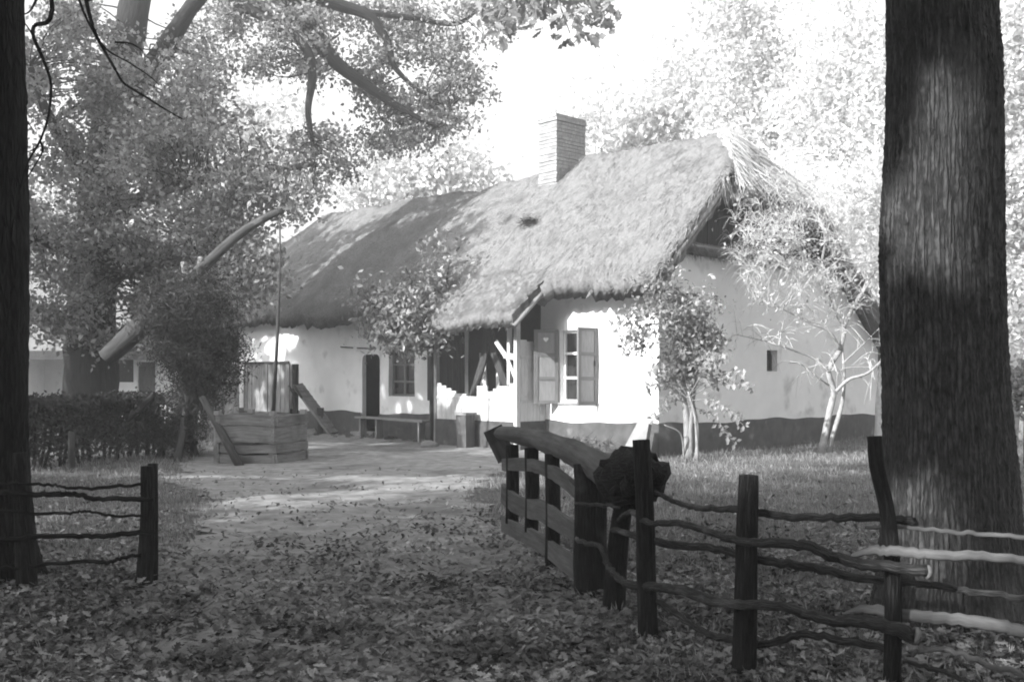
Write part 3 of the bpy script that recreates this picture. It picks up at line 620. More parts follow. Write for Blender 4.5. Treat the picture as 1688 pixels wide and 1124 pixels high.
for (x0, y0, x1, y1, lab) in ((735, 722, 812, 737, 'thin plank lying on the ground below the porch'), (468, 724, 520, 716, 'pale plank lying in the yard right of the well')):
    a, b = ground_pt(x0, y0), ground_pt(x1, y1); a[2] = b[2] = .06; mb = MB(); mb.plank([a, b], .10, .06, up=(0, .9, .3)); tag(mb.build('plank', M['grey_wood' if x0 > 700 else 'pale_wood'], base=a), lab, 'plank')
c = hw(.75, -1.15, 0); mb = MB(); P = ball(420, c + [0, 0, .12], (.75, .5, .26)); leaves(mb, P, .16, 'spear'); 
for k in range(50): p = ball(1, c + [0, 0, .15], (.6, .45, .2))[0]; mb.tube([p, p + R.normal(0, .25, 3) * [1, 1, .4]], .008, 4)
tag(mb.build('brush_heap', M['rail_pale'], base=c), 'heap of dry brush piled under the shuttered window', 'brush heap')
st = MB(); k = 240; aa = R.uniform(0, WT, k); P = hw(aa, -.15 - np.abs(R.normal(0, .3, k)), 0); P[:, 2] = .02
for p, s_ in zip(P, R.uniform(.02, .07, k)): st.box(p, (s_ * 2, s_ * 1.5, s_), None, s_ * .25)
tag(st.build('rubble', M['gatewood'], base=hw(8, 0)), 'scattered small stones and clods along the foot of the wall', 'rubble', kind='stuff')

# ------------------------------------------------------------------ draw well: planked curb, forked post with sweep and rod
Yw = 17.7; cn = ground_pt(452, 764); cn[2] = 0
e1 = np.array([-.99, .14, 0]); e1 = norm(e1); e2 = norm(np.array([.30, .95, 0]))
WB = mat('well_boards', .10, .22, scale=(9, 9, 1.0), noise=3, bump=.6, stain=(.06, 2.2, .55, .75))
well = thing('well_curb', 'square planked well curb of rough grey boards in the yard', 'well', cn)
Lw, Ww = .98, 1.05; n1 = np.array([-e1[1], e1[0], 0]); 
hs = [0, .17, .33, .63, .82]
for (o, d, L_, k0) in ((cn, e1, Lw, 0), (cn, e2, Ww, 1), (cn + e2 * Ww, e1, Lw, 0), (cn + e1 * Lw, e2, Ww, 1)):
    q = MB()
    for k in range(4):
        ov = R.uniform(.0, .07, 2); z0, z1 = hs[k] + .012, hs[k + 1] - .012
        q.plank(smooth([o - d * ov[0] + [0, 0, (z0 + z1) / 2 + R.normal(0, .012)], o + d * L_ * .5 + [0, 0, (z0 + z1) / 2 + R.normal(0, .012)], o + d * (L_ + ov[1]) + [0, 0, (z0 + z1) / 2]], 3), (z1 - z0) / 2, .05 + .006 * k, rough=.03)
    q.build('side_boards', WB, well)
q = MB()
for o in (cn, cn + e1 * Lw, cn + e2 * Ww, cn + e1 * Lw + e2 * Ww): q.box(o + (e1 + e2) * .06 + [0, 0, .42], (.09, .09, .92), np.stack([e1, e2, [0, 0, 1.]]))
q.build('corner_posts', M['grey_wood'], well)
q = MB(); q.box(cn + e1 * Lw / 2 + e2 * Ww / 2 + [0, 0, .05], (.9, .9, .1), np.stack([e1, e2, [0, 0, 1.]])); q.build('well_shaft', M['dark'], well)
sw = thing('well_sweep', 'long leaning well sweep pole with a thick butt log on its forked post', 'well sweep', ground_pt(305, 752))
q = MB(); q.tube(smooth([ground_pt(300, 752) + [0, 0, -.05], at(312, 600, 18.8), at(324, 470, 18.6)], 4), [.13, .10], 10, .08); q.build('post', M['grey_wood'], sw)
for (x, y) in ((302, 432), (331, 425)):
    q = MB(); q.tube(smooth([at(322, 490, 18.6), at((322 + x * 2) / 3, 462, 18.6 + .1), at(x, y, 18.6 + (.12 if x < 320 else -.12))], 3), [.09, .055], 8, .06); q.build('fork', M['grey_wood'], sw)
q = MB(); q.tube([at(318, 460, 18.2), at(372, 461, 18.9)], .025, 6); q.build('axle_pin', M['dark_wood'], sw)
q = MB(); q.tube(smooth([at(176, 588, 19.2), at(235, 535, 19.0), at(258, 512, 18.9), at(318, 457, 18.6), at(340, 436, 18.55), at(395, 386, 18.4), at(440, 358, 18.25), at(466, 347, 18.2)], 4), [.17, .20, .15, .105, .10, .085, .07, .055], 12, .07); q.build('beam', M['beamwood'], sw)
q = MB(); q.tube([at(461, 349, 18.2), at(462, 430, 18.2), at(458, 540, 18.25), at(450, 690, 18.3)], [.014, .018, .03, .036], 7, .03); q.build('rod', M['beamwood'], sw)
for (a, b) in ((at(333, 655, 17.6), ground_pt(396, 766)), (at(306, 650, 18.8), ground_pt(322, 752)), (at(300, 660, 18.8), ground_pt(262, 752)), (at(306, 670, 18.6), ground_pt(292, 760))):
    q = MB(); b[2] = -.04; q.tube([a, (a + b) / 2 + R.normal(0, .015, 3), b], [.055, .075], 8, .12); q.build('brace', M['beamwood'], sw)
q = MB(); q.tube(smooth([at(254, 650, 18.4), at(236, 668, 18.3), at(208, 692, 18.2)], 3), [.05, .075], 8, .05); q.build('prop', M['dark_wood'], sw)

# ------------------------------------------------------------------ near gate with its root-ended log beam
gt = thing('log_gate', 'heavy gate of three curved planks under a root-ended log beam', 'gate', ground_pt(972, 975))
q = MB(); q.tube(smooth(A((826, 714, 9.2), (850, 717, 8.9), (890, 726, 8.3), (935, 741, 7.5), (975, 761, 6.95), (1012, 785, 6.6), (1045, 790, 6.35)), 8), [.065, .07, .078, .086, .10, .12, .13], 16, .10); 
beam = q.build('log_beam', M['gatewood'], gt)
q = MB(); rc = at(1048, 786, 6.3)
q.tube(smooth([at(1015, 778, 6.55), at(1045, 788, 6.3), at(1072, 782, 6.15), at(1088, 788, 6.05)], 5), [.13, .19, .16, .10, .03], 14, .22)
for _k in range(16):
    d_ = norm(R.normal(0, 1, 3)); e_ = rc + d_ * np.array([.24, .2, .16]) * R.uniform(.8, 1.15); q.tube(smooth([rc + R.normal(0, .04, 3), rc + d_ * .12, e_], 4), [.09, .06, R.uniform(.012, .03)], 8, .3)
for d in ((-28, 42, 6.25, .10), (-4, 52, 6.2, .09), (40, 28, 6.05, .09), (48, 8, 6.2, .08), (18, -22, 6.2, .08), (-34, -10, 6.2, .09), (-18, 28, 6.05, .09), (30, -6, 6.0, .09)):
    q.tube(smooth([rc, at(1048 + d[0] * .6, 786 + d[1] * .6, (6.3 + d[2]) / 2), at(1048 + d[0], 786 + d[1], d[2])], 4), [.12, d[3] * .8, .02], 9, .35)
q.build('root_end', M['post'], beam)
q = MB(); q.plank([at(812, 706, 9.35), at(822, 728, 9.35), at(836, 756, 9.3)], .09, .05, up=(1, 0, 0.2)); q.build('end_brace', M['dark_wood'], gt)
def gy(x): return np.interp(x, [828, 850, 880, 915, 950, 975], [9.1, 8.7, 8.2, 7.6, 7.0, 6.75])
for P, w_ in ((((830, 766), (860, 765), (885, 768), (908, 777), (930, 791), (952, 812)), (.050, .055, .05, .05, .05, .04)), (((829, 812), (845, 826), (865, 836), (895, 842), (920, 858), (952, 878)), (.085, .08, .075, .085, .075, .06)), (((829, 862), (850, 873), (885, 890), (915, 912), (952, 938)), (.07, .065, .07, .07, .08))):
    q = MB(); q.plank(smooth([at(x, y, gy(x) - .07) for x, y in P], 4), w_, .035, rough=.04); q.build('plank', M['gatewood'], gt)
for x, y0, y1 in ((844, 733, 862), (876, 738, 876), (910, 748, 944)):
    q = MB(); Y_ = gy(x); z1 = at(x, y1, Y_ + .03); q.tube([at(x, y0, Y_ + .03), (at(x, y0, Y_ + .03) + z1) / 2 + [.006, 0, 0], z1], .058, 9, .05); q.build('upright', M['post'], gt)
q = MB(); b = ground_pt(973, 976); q.tube(smooth([b + [0, 0, -.1], b + [0, 0, .5], at(972, 765, 6.95)], 4), [.115, .11, .115], 14, .05); q.build('pivot_post', M['post'], gt)

# ------------------------------------------------------------------ wattle fences of bent poles
def fy(x): return float(np.interp(x, [940, 1000, 1063, 1230, 1465, 1700, 1800], [6.8, 6.35, 5.79, 5.07, 4.82, 4.62, 4.5]))
wf = thing('pole_fence', 'rough fence of upright posts with bent poles woven between, right of the gate', 'fence', ground_pt(1063, 1045))
def post(parent, pts, r, m='post', n=12):
    q = MB(); P = smooth(pts, 4); q.tube(P, r, n, .045); return q.build('post', M[m], parent)
def pbase(px, Y): return np.array([(px - CX) / F * Y, Y, -.12])
post(wf, [pbase(1069, 5.79), at(1064, 880, 5.79), at(1057, 725, 5.79)], [.058, .055, .050])
post(wf, [pbase(1010, 6.45), at(1018, 900, 6.4), at(1030, 815, 6.3)], [.075, .065, .055])
post(wf, [pbase(1226, 5.07), at(1230, 950, 5.07), at(1234, 783, 5.07)], [.062, .055, .05])
post(wf, [pbase(1470, 4.82), at(1472, 960, 4.82), at(1464, 850, 4.82), at(1446, 770, 4.8), at(1441, 719, 4.8)], [.042, .038, .036, .036, .034])
post(wf, [pbase(1800, 4.5), at(1795, 760, 4.5)], [.055, .05])
def prail(parent, P, r, m='rail', off=0., yf=fy):
    q = MB(); W_ = [at(x, y, yf(x) + off + (.055 if i % 2 else -.055) * 0) for i, (x, y) in enumerate(P)]
    W2 = smooth(W_, 7); W2 += R.normal(0, .004, W2.shape); q.tube(W2, np.asarray(r) * .86, 10, .15); return q.build('rail', M[m], parent)
prail(wf, ((1080, 812), (1120, 829), (1160, 838), (1210, 839), (1235, 841), (1300, 850), (1380, 853), (1460, 853), (1512, 860)), [.016, .018, .02, .02, .022, .026], off=.075)
prail(wf, ((1018, 856), (1042, 845), (1070, 861), (1130, 863), (1180, 880), (1225, 893), (1300, 895), (1340, 903), (1390, 922), (1440, 931), (1530, 942)), [.018, .021, .024, .026, .032], off=-.07)
prail(wf, ((1010, 872), (1060, 887), (1120, 898), (1180, 905), (1250, 921), (1340, 936), (1440, 957), (1520, 963), (1600, 975), (1690, 985)), [.022, .026, .022, .024, .02, .02], 'rail', .07)
prail(wf, ((948, 830), (985, 832), (1020, 836)), [.014, .014], 'rail', -.12)
prail(wf, ((950, 888), (990, 903), (1002, 930), (1022, 955), (1050, 964), (1110, 970), (1170, 989), (1226, 995), (1300, 1001), (1350, 1018), (1440, 1028), (1508, 1047)), [.016, .022, .026, .03, .03, .03, .042], 'rail', -.075)
prail(wf, ((1075, 985), (1130, 1022), (1170, 1045), (1226, 1056), (1270, 1060), (1330, 1045), (1400, 1057), (1480, 1068)), [.02, .022, .022, .02], 'rail', .075)
prail(wf, ((1424, 871), (1480, 868), (1560, 876), (1620, 880), (1700, 886)), [.009, .012, .014], 'rail_pale', .06)
prail(wf, ((1398, 922), (1440, 907), (1480, 909), (1540, 913), (1620, 916), (1700, 923)), [.012, .026, .028, .028, .026], 'rail_pale', -.06)
prail(wf, ((1388, 1014), (1428, 1004), (1500, 1014), (1560, 1018), (1640, 1030), (1700, 1042)), [.012, .03, .036, .036, .032], 'rail_pale', .06)
prail(wf, ((1500, 1077), (1540, 1070), (1590, 1079), (1640, 1100), (1700, 1114)), [.014, .017, .017], 'rail_pale', .05)
prail(wf, ((1490, 1090), (1540, 1102), (1600, 1124), (1660, 1150)), [.012, .014], 'rail', -.02)
q = MB(); q.tube(A((1527, 942, fy(1527) - .075), (1533, 942.6, fy(1527) - .075)), .033, 9); q.build('cut_end', M['rail_pale'], wf)
q = MB(); q.tube(A((1506, 1046.5, fy(1506) - .08), (1512, 1048, fy(1506) - .08)), .043, 9); q.build('cut_end', M['rail_pale'], wf)

lf = thing('pole_fence', 'short dark fence with two posts and five bent rails beside the left trunk', 'fence', pbase(240, 7.1) + [0, 0, .12])
post(lf, [pbase(236, 7.1), at(243, 870, 7.1), at(243, 768, 7.1)], [.062, .052, .046], 'post')
post(lf, [pbase(250, 7.22), at(252, 764, 7.22)], [.045, .035], 'post')
post(lf, [pbase(46, 6.93), at(38, 850, 6.93), at(32, 746, 6.93)], [.075, .06, .042], 'post')
ly = lambda x: float(np.interp(x, [-150, 36, 245], [6.7, 6.93, 7.12]))
for P, r in ((((-120, 790), (0, 797), (50, 798), (90, 800), (118, 804), (170, 803), (236, 798)), .012), (((-100, 812), (0, 812), (52, 815), (95, 814), (125, 814), (150, 821), (200, 822), (254, 823)), .02), (((-90, 848), (0, 842), (52, 845), (115, 845), (135, 842), (165, 846), (190, 850), (240, 850)), .0115), (((-90, 896), (0, 890), (60, 884), (120, 883), (180, 882), (256, 875)), .02), (((-100, 935), (0, 937), (60, 932), (120, 926), (178, 926), (200, 919), (232, 912)), .014)):
    prail(lf, P, [r * 1.1, r, r], 'post', -.05, ly)

# ------------------------------------------------------------------ trees and shrubs
# big trunk at the right, its crown above and behind the camera
def gxy(px, Y, z=0): return np.array([(px - CX) / F * Y, Y, z])
rt = thing('large_tree', 'massive furrowed tree trunk standing behind the pole fence at right', 'tree', gxy(1560, 6.15))
def trunk_mesh(prof, flare, seed, n=96, fur=.018):
    """prof: (x, y, z, r); buttressed foot and vertical bark furrows"""
    P = smooth([p[:3] for p in prof], 24); r = np.interp(np.linspace(0, len(prof) - 1, len(P)), np.arange(len(prof)), [p[3] for p in prof])
    th = np.linspace(0, 2 * np.pi, n, endpoint=False); z = P[:, 2]
    rg = np.random.default_rng(seed); ph = rg.uniform(0, 7, 8)
    fl = 1 + flare * np.exp(-np.maximum(z, 0) / .38)[:, None] * (.55 + .45 * np.sin(3 * th + ph[0]) + .3 * np.sin(5 * th + ph[1]))[None]
    low = 1 + .03 * np.sin(2 * th[None] + z[:, None] * 1.1 + ph[2]) + .02 * np.sin(3 * th[None] - z[:, None] * 2.3 + ph[3])
    f = 0
    for k in range(4): f = f + np.abs(np.sin((9 + 4 * k) * th[None] + 1.2 * np.sin(z[:, None] * (1.1 + k * .7) + ph[k]) + ph[k + 3])) ** .6
    rr = r[:, None] * low * fl + fur * (f / 4 - .6) + rg.normal(0, .0035, (len(P), n))
    V = np.stack([P[:, 0, None] + rr * np.cos(th), P[:, 1, None] + rr * np.sin(th), z[:, None] + 0 * rr], -1)
    T = np.stack([r[:, None] * np.cos(th) + 0 * rr, r[:, None] * np.sin(th) + 0 * rr, z[:, None] + 0 * rr], -1)
    m = len(P); i = np.arange(m - 1)[:, None] * n; j = np.arange(n)[None]; k = (j + 1) % n
    mb = MB(); mb.add(V.reshape(-1, 3), np.stack([i + j, i + k, i + n + k, i + n + j], -1).reshape(-1, 4), T.reshape(-1, 3)); return mb
prof = []
for py, l_, r_ in ((1080, 1424, 1694), (1010, 1446, 1684), (900, 1455, 1675), (780, 1459, 1667), (650, 1462, 1655), (500, 1462, 1648), (390, 1461, 1645), (250, 1467, 1641), (100, 1468, 1638), (-20, 1468, 1634)):
    Y_ = 6.15; p = at((l_ + r_) / 2, py, Y_); prof.append((p[0], p[1], p[2], (r_ - l_) / 2 / F * Y_))
prof[0] = prof[0][:2] + (-.1, prof[0][3]); x_, y_, z_, r_ = prof[-1]; prof += [(x_ + .05, y_, 5.5, r_ * .93), (x_ + .1, y_ - .2, 8.5, r_ * .7), (x_ - .1, y_ - .3, 12, r_ * .3)]
tm = trunk_mesh(prof, .10, 3, 160, .024)
Lr = []
for a, z0, L_, up in ((.2, 4.9, 5, 3), (1.3, 5.5, 4.5, 3.4), (2.3, 5.2, 5, 2.6), (3.3, 5.2, 5.5, 1.9), (4.1, 5.6, 5, 2.8), (5.1, 5.2, 5, 3), (5.8, 6.5, 4, 4), (2.9, 7.5, 4, 3.5)):
    p = np.array([x_ + .05, y_ - .05, z0]); q = p + [math.cos(a) * L_, math.sin(a) * L_, up]; Lr.append(smooth([p, p + (q - p) * .4 + [0, 0, .5], p + (q - p) * .75 + [0, 0, .3], q], 5))
for l_ in Lr: tm.tube(l_, [.16, .09, .04], 8, .06)
tm.build('trunk', M['bark'], rt)
cl = ball(150, (x_ - .3, y_ - 1.0, 8.6), (5.0, 4.6, 2.9)); cl = cl[(cl[:, 2] - H) / np.maximum(cl[:, 1], .1) > .46]
P = np.repeat(cl, 60, 0) + R.normal(0, .5, (len(cl) * 60, 3)) * [1, 1, .6]; P = P[gaps(P)]; q = MB(); leaves(q, P, R.uniform(.16, .3, len(P)), 'diamond'); q.build('crown', M['darkleaf'], rt)
# lobed leaves hanging into the top of the picture from one of its boughs
q = MB(); hp = ell(46, (925, 8, 75, 52, 13.5, .5), (840, 0, 70, 55, 13.8, .5), (985, 5, 22, 35, 13.4, .3)); P = np.repeat(hp, 9, 0) + R.normal(0, .13, (len(hp) * 9, 3)); leaves(q, P, R.uniform(.14, .27, len(P)), 'oak', 1.0)
for c in hp: q.tube(smooth([at(900, -90, 13.4), (at(900, -60, 13.5) + c) / 2, c], 3), [.02, .006], 4, cap=False)
q.tube(smooth([Lr[3][8], at(1050, -260, 8.8), at(960, -170, 11.5), at(900, -90, 13.4)], 4), [.08, .02], 6); q.build('leafy_bough', M['boughleaf'], rt)

lt_ = thing('large_tree', 'nearly black tree trunk cut by the left edge of the picture', 'tree', gxy(-40, 7.3))
prof = [(gxy(-35, 7.3)[0], 7.3, z, r) for z, r in ((-.1, .42), (.3, .36), (1, .33), (2, .325), (3.2, .31), (4.5, .28), (7, .22), (10, .1))]
tm = trunk_mesh(prof, .15, 8)
bl = [[at(10, -150, 7.3), at(100, -60, 7.1), at(140, -10, 7.0)]]
for a, z0, L_, up in ((.4, 5.2, 3, 3), (1.9, 5.5, 3, 3), (3.6, 5.2, 4, 2.5), (4.7, 5, 5, 2), (5.5, 5.4, 5, 2.4)):
    p = np.array([prof[0][0], 7.3, z0]); bl.append([p, p + np.array([math.cos(a) * L_ * .5, math.sin(a) * L_ * .5, up * .6]), p + np.array([math.cos(a) * L_, math.sin(a) * L_, up])])
for b in bl: tm.tube(smooth(b, 5), [.12, .06, .03], 8, .06)
tm.build('trunk', M['darkbark'], lt_)
tw = MB()
for P, r in ((((60, -60), (85, 0), (80, 35), (58, 42), (55, 60), (72, 100), (84, 140), (80, 190), (66, 232), (45, 270), (32, 312)), .018), (((140, -40), (142, 0), (155, 50), (170, 80), (190, 115), (205, 138), (240, 160), (268, 178), (300, 196)), .016), (((120, -30), (140, 25), (160, 62), (180, 85), (215, 105), (245, 125), (262, 140)), .010), (((66, 232), (58, 245), (34, 255)), .009), (((66, 232), (70, 250), (50, 285), (30, 318)), .009), (((190, 70), (215, 72), (235, 85), (240, 105)), .007), (((60, 0), (48, 20), (32, 26)), .010), (((142, 0), (150, -6), (95, -10), (85, 0)), .02), (((28, 95), (45, 160), (40, 190), (60, 222)), .008), (((55, 60), (40, 38), (26, 34)), .006)):
    tw.tube(smooth([at(x, y, 7.0 + .15 * math.sin(i + x * .1)) for i, (x, y) in enumerate(P)], 5), [r, r * .6, r * .3], 6, .06)
tw.build('bare_twigs', M['darkbark'], lt_)
cl = ball(90, (-3.3, 4.6, 8.4), (3.6, 3.8, 2.4)); P = np.repeat(cl, 60, 0) + R.normal(0, .5, (len(cl) * 60, 3)); P = P[gaps(P)]; q = MB(); leaves(q, P, R.uniform(.16, .3, len(P))); q.build('crown', M['darkleaf'], lt_)

# the great oak behind the hedge, its limbs arching towards the roof
oak_l = [([gxy(150, 24, -.1), at(150, 600, 24), at(152, 480, 24), at(160, 380, 24), at(172, 280, 24), at(190, 170, 24), at(215, 50, 24), at(240, -120, 24), at(260, -260, 24)], [.68, .58, .54, .5, .46, .42, .36, .26, .1]),
    ([at(165, 330, 24), at(120, 250, 23), at(80, 190, 22.5), at(50, 110, 22)], [.22, .14, .06]),
    ([at(190, 190, 24), at(245, 120, 23.5), at(275, 75, 23), at(310, 20, 22.6), at(360, -40, 22)], [.3, .22, .12]),
    ([at(235, -60, 24), at(330, -70, 24), at(440, -30, 24.4), at(505, 38, 25), at(550, 100, 25.4), at(610, 145, 25.6), at(660, 178, 25.8), at(720, 210, 26)], [.28, .26, .24, .2, .15, .09, .04]),
    ([at(440, -30, 24.4), at(545, 5, 25.2), at(610, 28, 25.5), at(640, 75, 25.7), at(650, 110, 25.7), at(690, 150, 25.9), at(740, 178, 26)], [.19, .15, .12, .08, .05, .02]),
    ([at(330, -70, 24), at(390, 0, 24), at(450, 35, 24), at(500, 75, 24), at(515, 120, 24), at(508, 180, 24), at(515, 235, 24)], [.2, .16, .13, .11, .08, .05]),
    ([at(600, 20, 25.5), at(680, 30, 26), at(750, 40, 26.3), at(790, 15, 26.5), at(830, -10, 26.6)], [.08, .06, .02]),
    ([at(165, 380, 24), at(230, 330, 22.8), at(310, 300, 22), at(400, 290, 21.5), at(520, 270, 21)], [.2, .13, .05]),
    ([at(155, 450, 24), at(100, 410, 23), at(50, 400, 22.4)], [.14, .05]),
    ([at(155, 470, 24), at(240, 440, 22.5), at(330, 430, 21.6), at(400, 470, 21)], [.16, .1, .04])]
oc = ell(600, (120, 120, 110, 140, 23, 1.8), (260, 160, 130, 120, 22.5, 1.8), (420, 60, 140, 70, 24.5, 1.2), (330, 270, 150, 90, 21.5, 1.6), (560, 70, 130, 75, 26.2, .9), (680, 135, 115, 80, 26.6, .9), (740, 35, 130, 45, 26.8, .9), (540, 250, 62, 60, 24.6, .7), (100, 350, 90, 110, 22.6, 1.4), (280, 370, 150, 70, 21.6, 1.3), (470, 320, 75, 45, 20.8, .8), (390, 440, 75, 70, 20.8, .8), (110, 500, 70, 70, 22.6, .9), (640, 215, 50, 40, 26.4, .5), (765, 165, 55, 55, 26.6, .8), (700, 215, 70, 28, 26.4, .6), (70, 535, 45, 45, 23, .8), (220, 470, 70, 70, 23.5, 1), (300, 460, 80, 80, 24, 1), (210, 560, 55, 28, 23, .6))
tree('oak_tree', 'great spreading oak behind the hedge with limbs arching toward the roof', 'tree', oak_l, oc, 105, .235, .125, M['oakbark'], M['oakleaf'], twig=.026, trunk_n=18, tilt=1.)

# ivy-grown post: dense shrub round the sweep's post
sc_ = ell(260, (315, 535, 82, 85, 18.6, .75), (300, 500, 60, 50, 18.6, .7), (340, 590, 60, 50, 18.5, .6), (292, 690, 40, 60, 18.7, .4), (330, 650, 30, 60, 18.6, .35))
tree('bushy_shrub', 'dense rounded bush swallowing the post of the well sweep', 'shrub', [([gxy(296, 19.0, -.05), at(300, 690, 18.9), at(308, 600, 18.8), at(315, 530, 18.7)], [.09, .07, .05]), ([gxy(310, 18.9, -.05), at(320, 690, 18.8), at(335, 610, 18.6)], [.06, .04])], sc_, 150, .16, .10, M['oakbark'], M['shrubleaf'], twig=.012, kind='spear', flat=1)
tree('small_bush', 'low scrubby bush at the right end of the hedge', 'shrub', [([gxy(262, 19.3, -.05), at(258, 700, 19.3)], [.03, .015])], ell(22, (262, 712, 26, 40, 19.3, .35), (215, 735, 16, 25, 18.0, .25)), 60, .12, .08, M['oakbark'], M['shrubleaf'], twig=.01, kind='spear')
# clipped hedge
hd = thing('clipped_hedge', 'waist-high clipped hedge with dark stems showing below, left of the well', 'hedge', gxy(140, 17))
q = MB(); ha, hb_ = gxy(20, 15.4), gxy(262, 19.6); hd_ = hb_ - ha; hn = norm(np.array([-hd_[1], hd_[0], 0])); m = 17000
u_ = R.uniform(0, 1, m); zz = 1.10 * R.uniform(0, 1, m) ** .55; zz = np.where(R.uniform(0, 1, m) < .35, R.normal(1.06, .05, m), zz); P = ha + np.outer(u_, hd_) + np.outer(R.normal(0, .17, m), hn); P[:, 2] = zz + .03 * np.sin(u_ * 30)
keep = (np.sin(u_ * 55 + zz * 5) * np.cos(zz * 9 + u_ * 20) > -.55); leaves(q, P[keep], R.uniform(.05, .10, keep.sum()), 'diamond'); q.build('foliage', M['shrubleaf'], hd)
q = MB()
for k in range(26):
    p = ha + hd_ * (k + R.uniform(.1, .9)) / 26 + hn * R.normal(0, .08); q.tube(smooth([p + [0, 0, -.03], p + [R.normal(0, .05), R.normal(0, .05), .5], p + [R.normal(0, .1), 0, .98]], 3), [.03, .015], 5)
q.build('stems', M['darkbark'], hd)
q = MB(); p = gxy(118, 15.6); q.tube([p, p + [0, 0, .62]], .055, 8); q.build('post', M['dark_wood'], hd)

# small tree before the house wall
tree('small_tree', 'slender small tree in leaf before the wall between door and porch', 'tree', [([gxy(714, 22.5, -.05), at(713, 640, 22.4), at(714, 590, 22.3), at(722, 540, 22.2), at(735, 470, 22.1), at(742, 420, 22.1)], [.07, .06, .03, .012]), ([at(716, 585, 22.3), at(690, 562, 22.2), at(660, 545, 22.1), at(625, 520, 22)], [.045, .03, .01]), ([at(720, 550, 22.2), at(690, 490, 22.1), at(668, 440, 22)], [.03, .01])],
     ell(105, (665, 520, 75, 45, 22, .7), (650, 560, 50, 25, 22, .5), (700, 490, 70, 40, 22, .6), (700, 545, 45, 35, 22, .5), (730, 440, 30, 40, 22.1, .4, 900), (640, 480, 50, 30, 22, .5)), 40, .24, .13, M['oakbark'], M['oakleaf'], twig=.012)

# shrub and sumac at the gable corner
tree('corner_shrub', 'tall leafy shrub with several stems at the near corner of the house', 'shrub', [([gxy(1134, 18.4, -.05), at(1132, 690, 18.4), at(1126, 640, 18.4), at(1130, 560, 18.3), at(1110, 470, 18.2)], [.07, .055, .04, .015]), ([gxy(1138, 18.4, -.05), at(1140, 690, 18.3), at(1148, 620, 18.2), at(1160, 530, 18.1)], [.05, .03, .012]), ([gxy(1146, 18.4, -.05), at(1150, 700, 18.3), at(1138, 640, 18.3)], [.03, .012]), ([gxy(1128, 18.4, -.02), at(1122, 715, 18.2), at(1095, 700, 18.1)], [.02, .008])],
     ell(105, (1135, 520, 52, 55, 18.2, .5), (1100, 480, 35, 40, 18.2, .4), (1150, 570, 42, 40, 18.1, .45), (1120, 610, 36, 40, 18.2, .4), (1040, 545, 32, 30, 17.7, .3)), 34, .15, .10, M['greybark'], M['cornerleaf'], twig=.012)
su = thing('sumac_shrub', 'pale feathery sumac fronds low against the gable wall beside the corner shrub', 'shrub', gxy(1150, 17.8))
q = MB(); lq = MB()
for (x0, y0, x1, y1) in ((1136, 650, 1230, 620), (1136, 655, 1240, 640), (1134, 660, 1225, 700), (1132, 650, 1075, 610), (1132, 655, 1065, 640), (1134, 665, 1080, 690), (1135, 640, 1180, 590), (1134, 640, 1110, 590), (1134, 670, 1210, 730), (1134, 655, 1200, 590)):
    P = smooth([at(x0, y0, 17.9), at((x0 + x1) / 2, (y0 + y1) / 2 - 18, 17.8 + R.normal(0, .1)), at(x1, y1, 17.7 + R.normal(0, .15))], 6); q.tube(P, [.012, .005], 5, cap=False)
    for p, d in zip(P[4:], np.gradient(P, axis=0)[4:]):
        d = norm(d); sd = norm(np.cross(d, [0, -1, .3]))
        for sg in (-1, 1, -1, 1, -1, 1):
            y_ = norm(sd * sg + d * R.normal(.4, .4) + [0, 0, R.normal(-.4, .3)]); z_ = norm(np.cross(y_, d)); x_2 = np.cross(y_, z_)
            if R.uniform() < .75: leaves(lq, [p + y_ * .05 + R.normal(0, .04, 3)], R.uniform(.07, .14), 'diamond', frames=np.stack([x_2, y_, z_])[None])
q.tube(smooth([gxy(1150, 17.8, -.03), at(1146, 690, 17.85), at(1134, 645, 17.9)], 4), [.03, .016], 6)
q.build('stems', M['greybark'], su); lq.build('fronds', M['cornerleaf'], su)

# small bare pale tree before the gable
TWG = mat('pale_twig_bark', .40, .62, noise=4)
bt_ = thing('bare_tree', 'small pale crooked tree with bare curling branches before the gable wall', 'tree', gxy(1356, 19.6))
q = MB(); B = [([(1355, 742), (1365, 690), (1374, 645), (1366, 610), (1385, 575), (1390, 540), (1375, 510), (1358, 470), (1355, 430)], .085, .03), ([(1366, 738), (1388, 665), (1391, 610), (1388, 570)], .055, .03),
    ([(1378, 645), (1400, 625), (1430, 615), (1455, 592), (1480, 560)], .045, .02), ([(1390, 540), (1410, 500), (1430, 470), (1450, 430), (1470, 380)], .05, .015), ([(1385, 575), (1365, 545), (1330, 530), (1290, 510), (1250, 500)], .035, .01),
    ([(1366, 612), (1340, 590), (1300, 575), (1260, 562), (1215, 552)], .03, .008), ([(1358, 470), (1330, 430), (1300, 400), (1260, 380), (1225, 375)], .03, .01), ([(1355, 430), (1360, 390), (1345, 350), (1320, 320)], .03, .01), ([(1366, 635), (1345, 620), (1320, 600), (1300, 598)], .02, .008), ([(1388, 600), (1420, 570), (1445, 545)], .02, .008), ([(1357, 450), (1390, 420), (1410, 370), (1420, 320)], .03, .01), ([(1380, 650), (1385, 610), (1440, 605), (1455, 600)], .014, .007)]
tips = []
for k, (P, r0, r1) in enumerate(B):
    Yk = np.cumsum(R.normal(0, .12, len(P))) * (k > 1); W_ = smooth([at(x, y, 19.6 - (.0 if k < 2 else .1) + Yk[i]) for i, (x, y) in enumerate(P)], 5); W_[0, 2] = min(W_[0, 2], -.03) if k < 2 else W_[0, 2]
    q.tube(W_, [r0 * .85, (r0 + r1) * .42, r1 * .8], 8, .09)
    if k > 1: tips += list(W_[4:])
    elif k == 0: tips += list(W_[-12:])
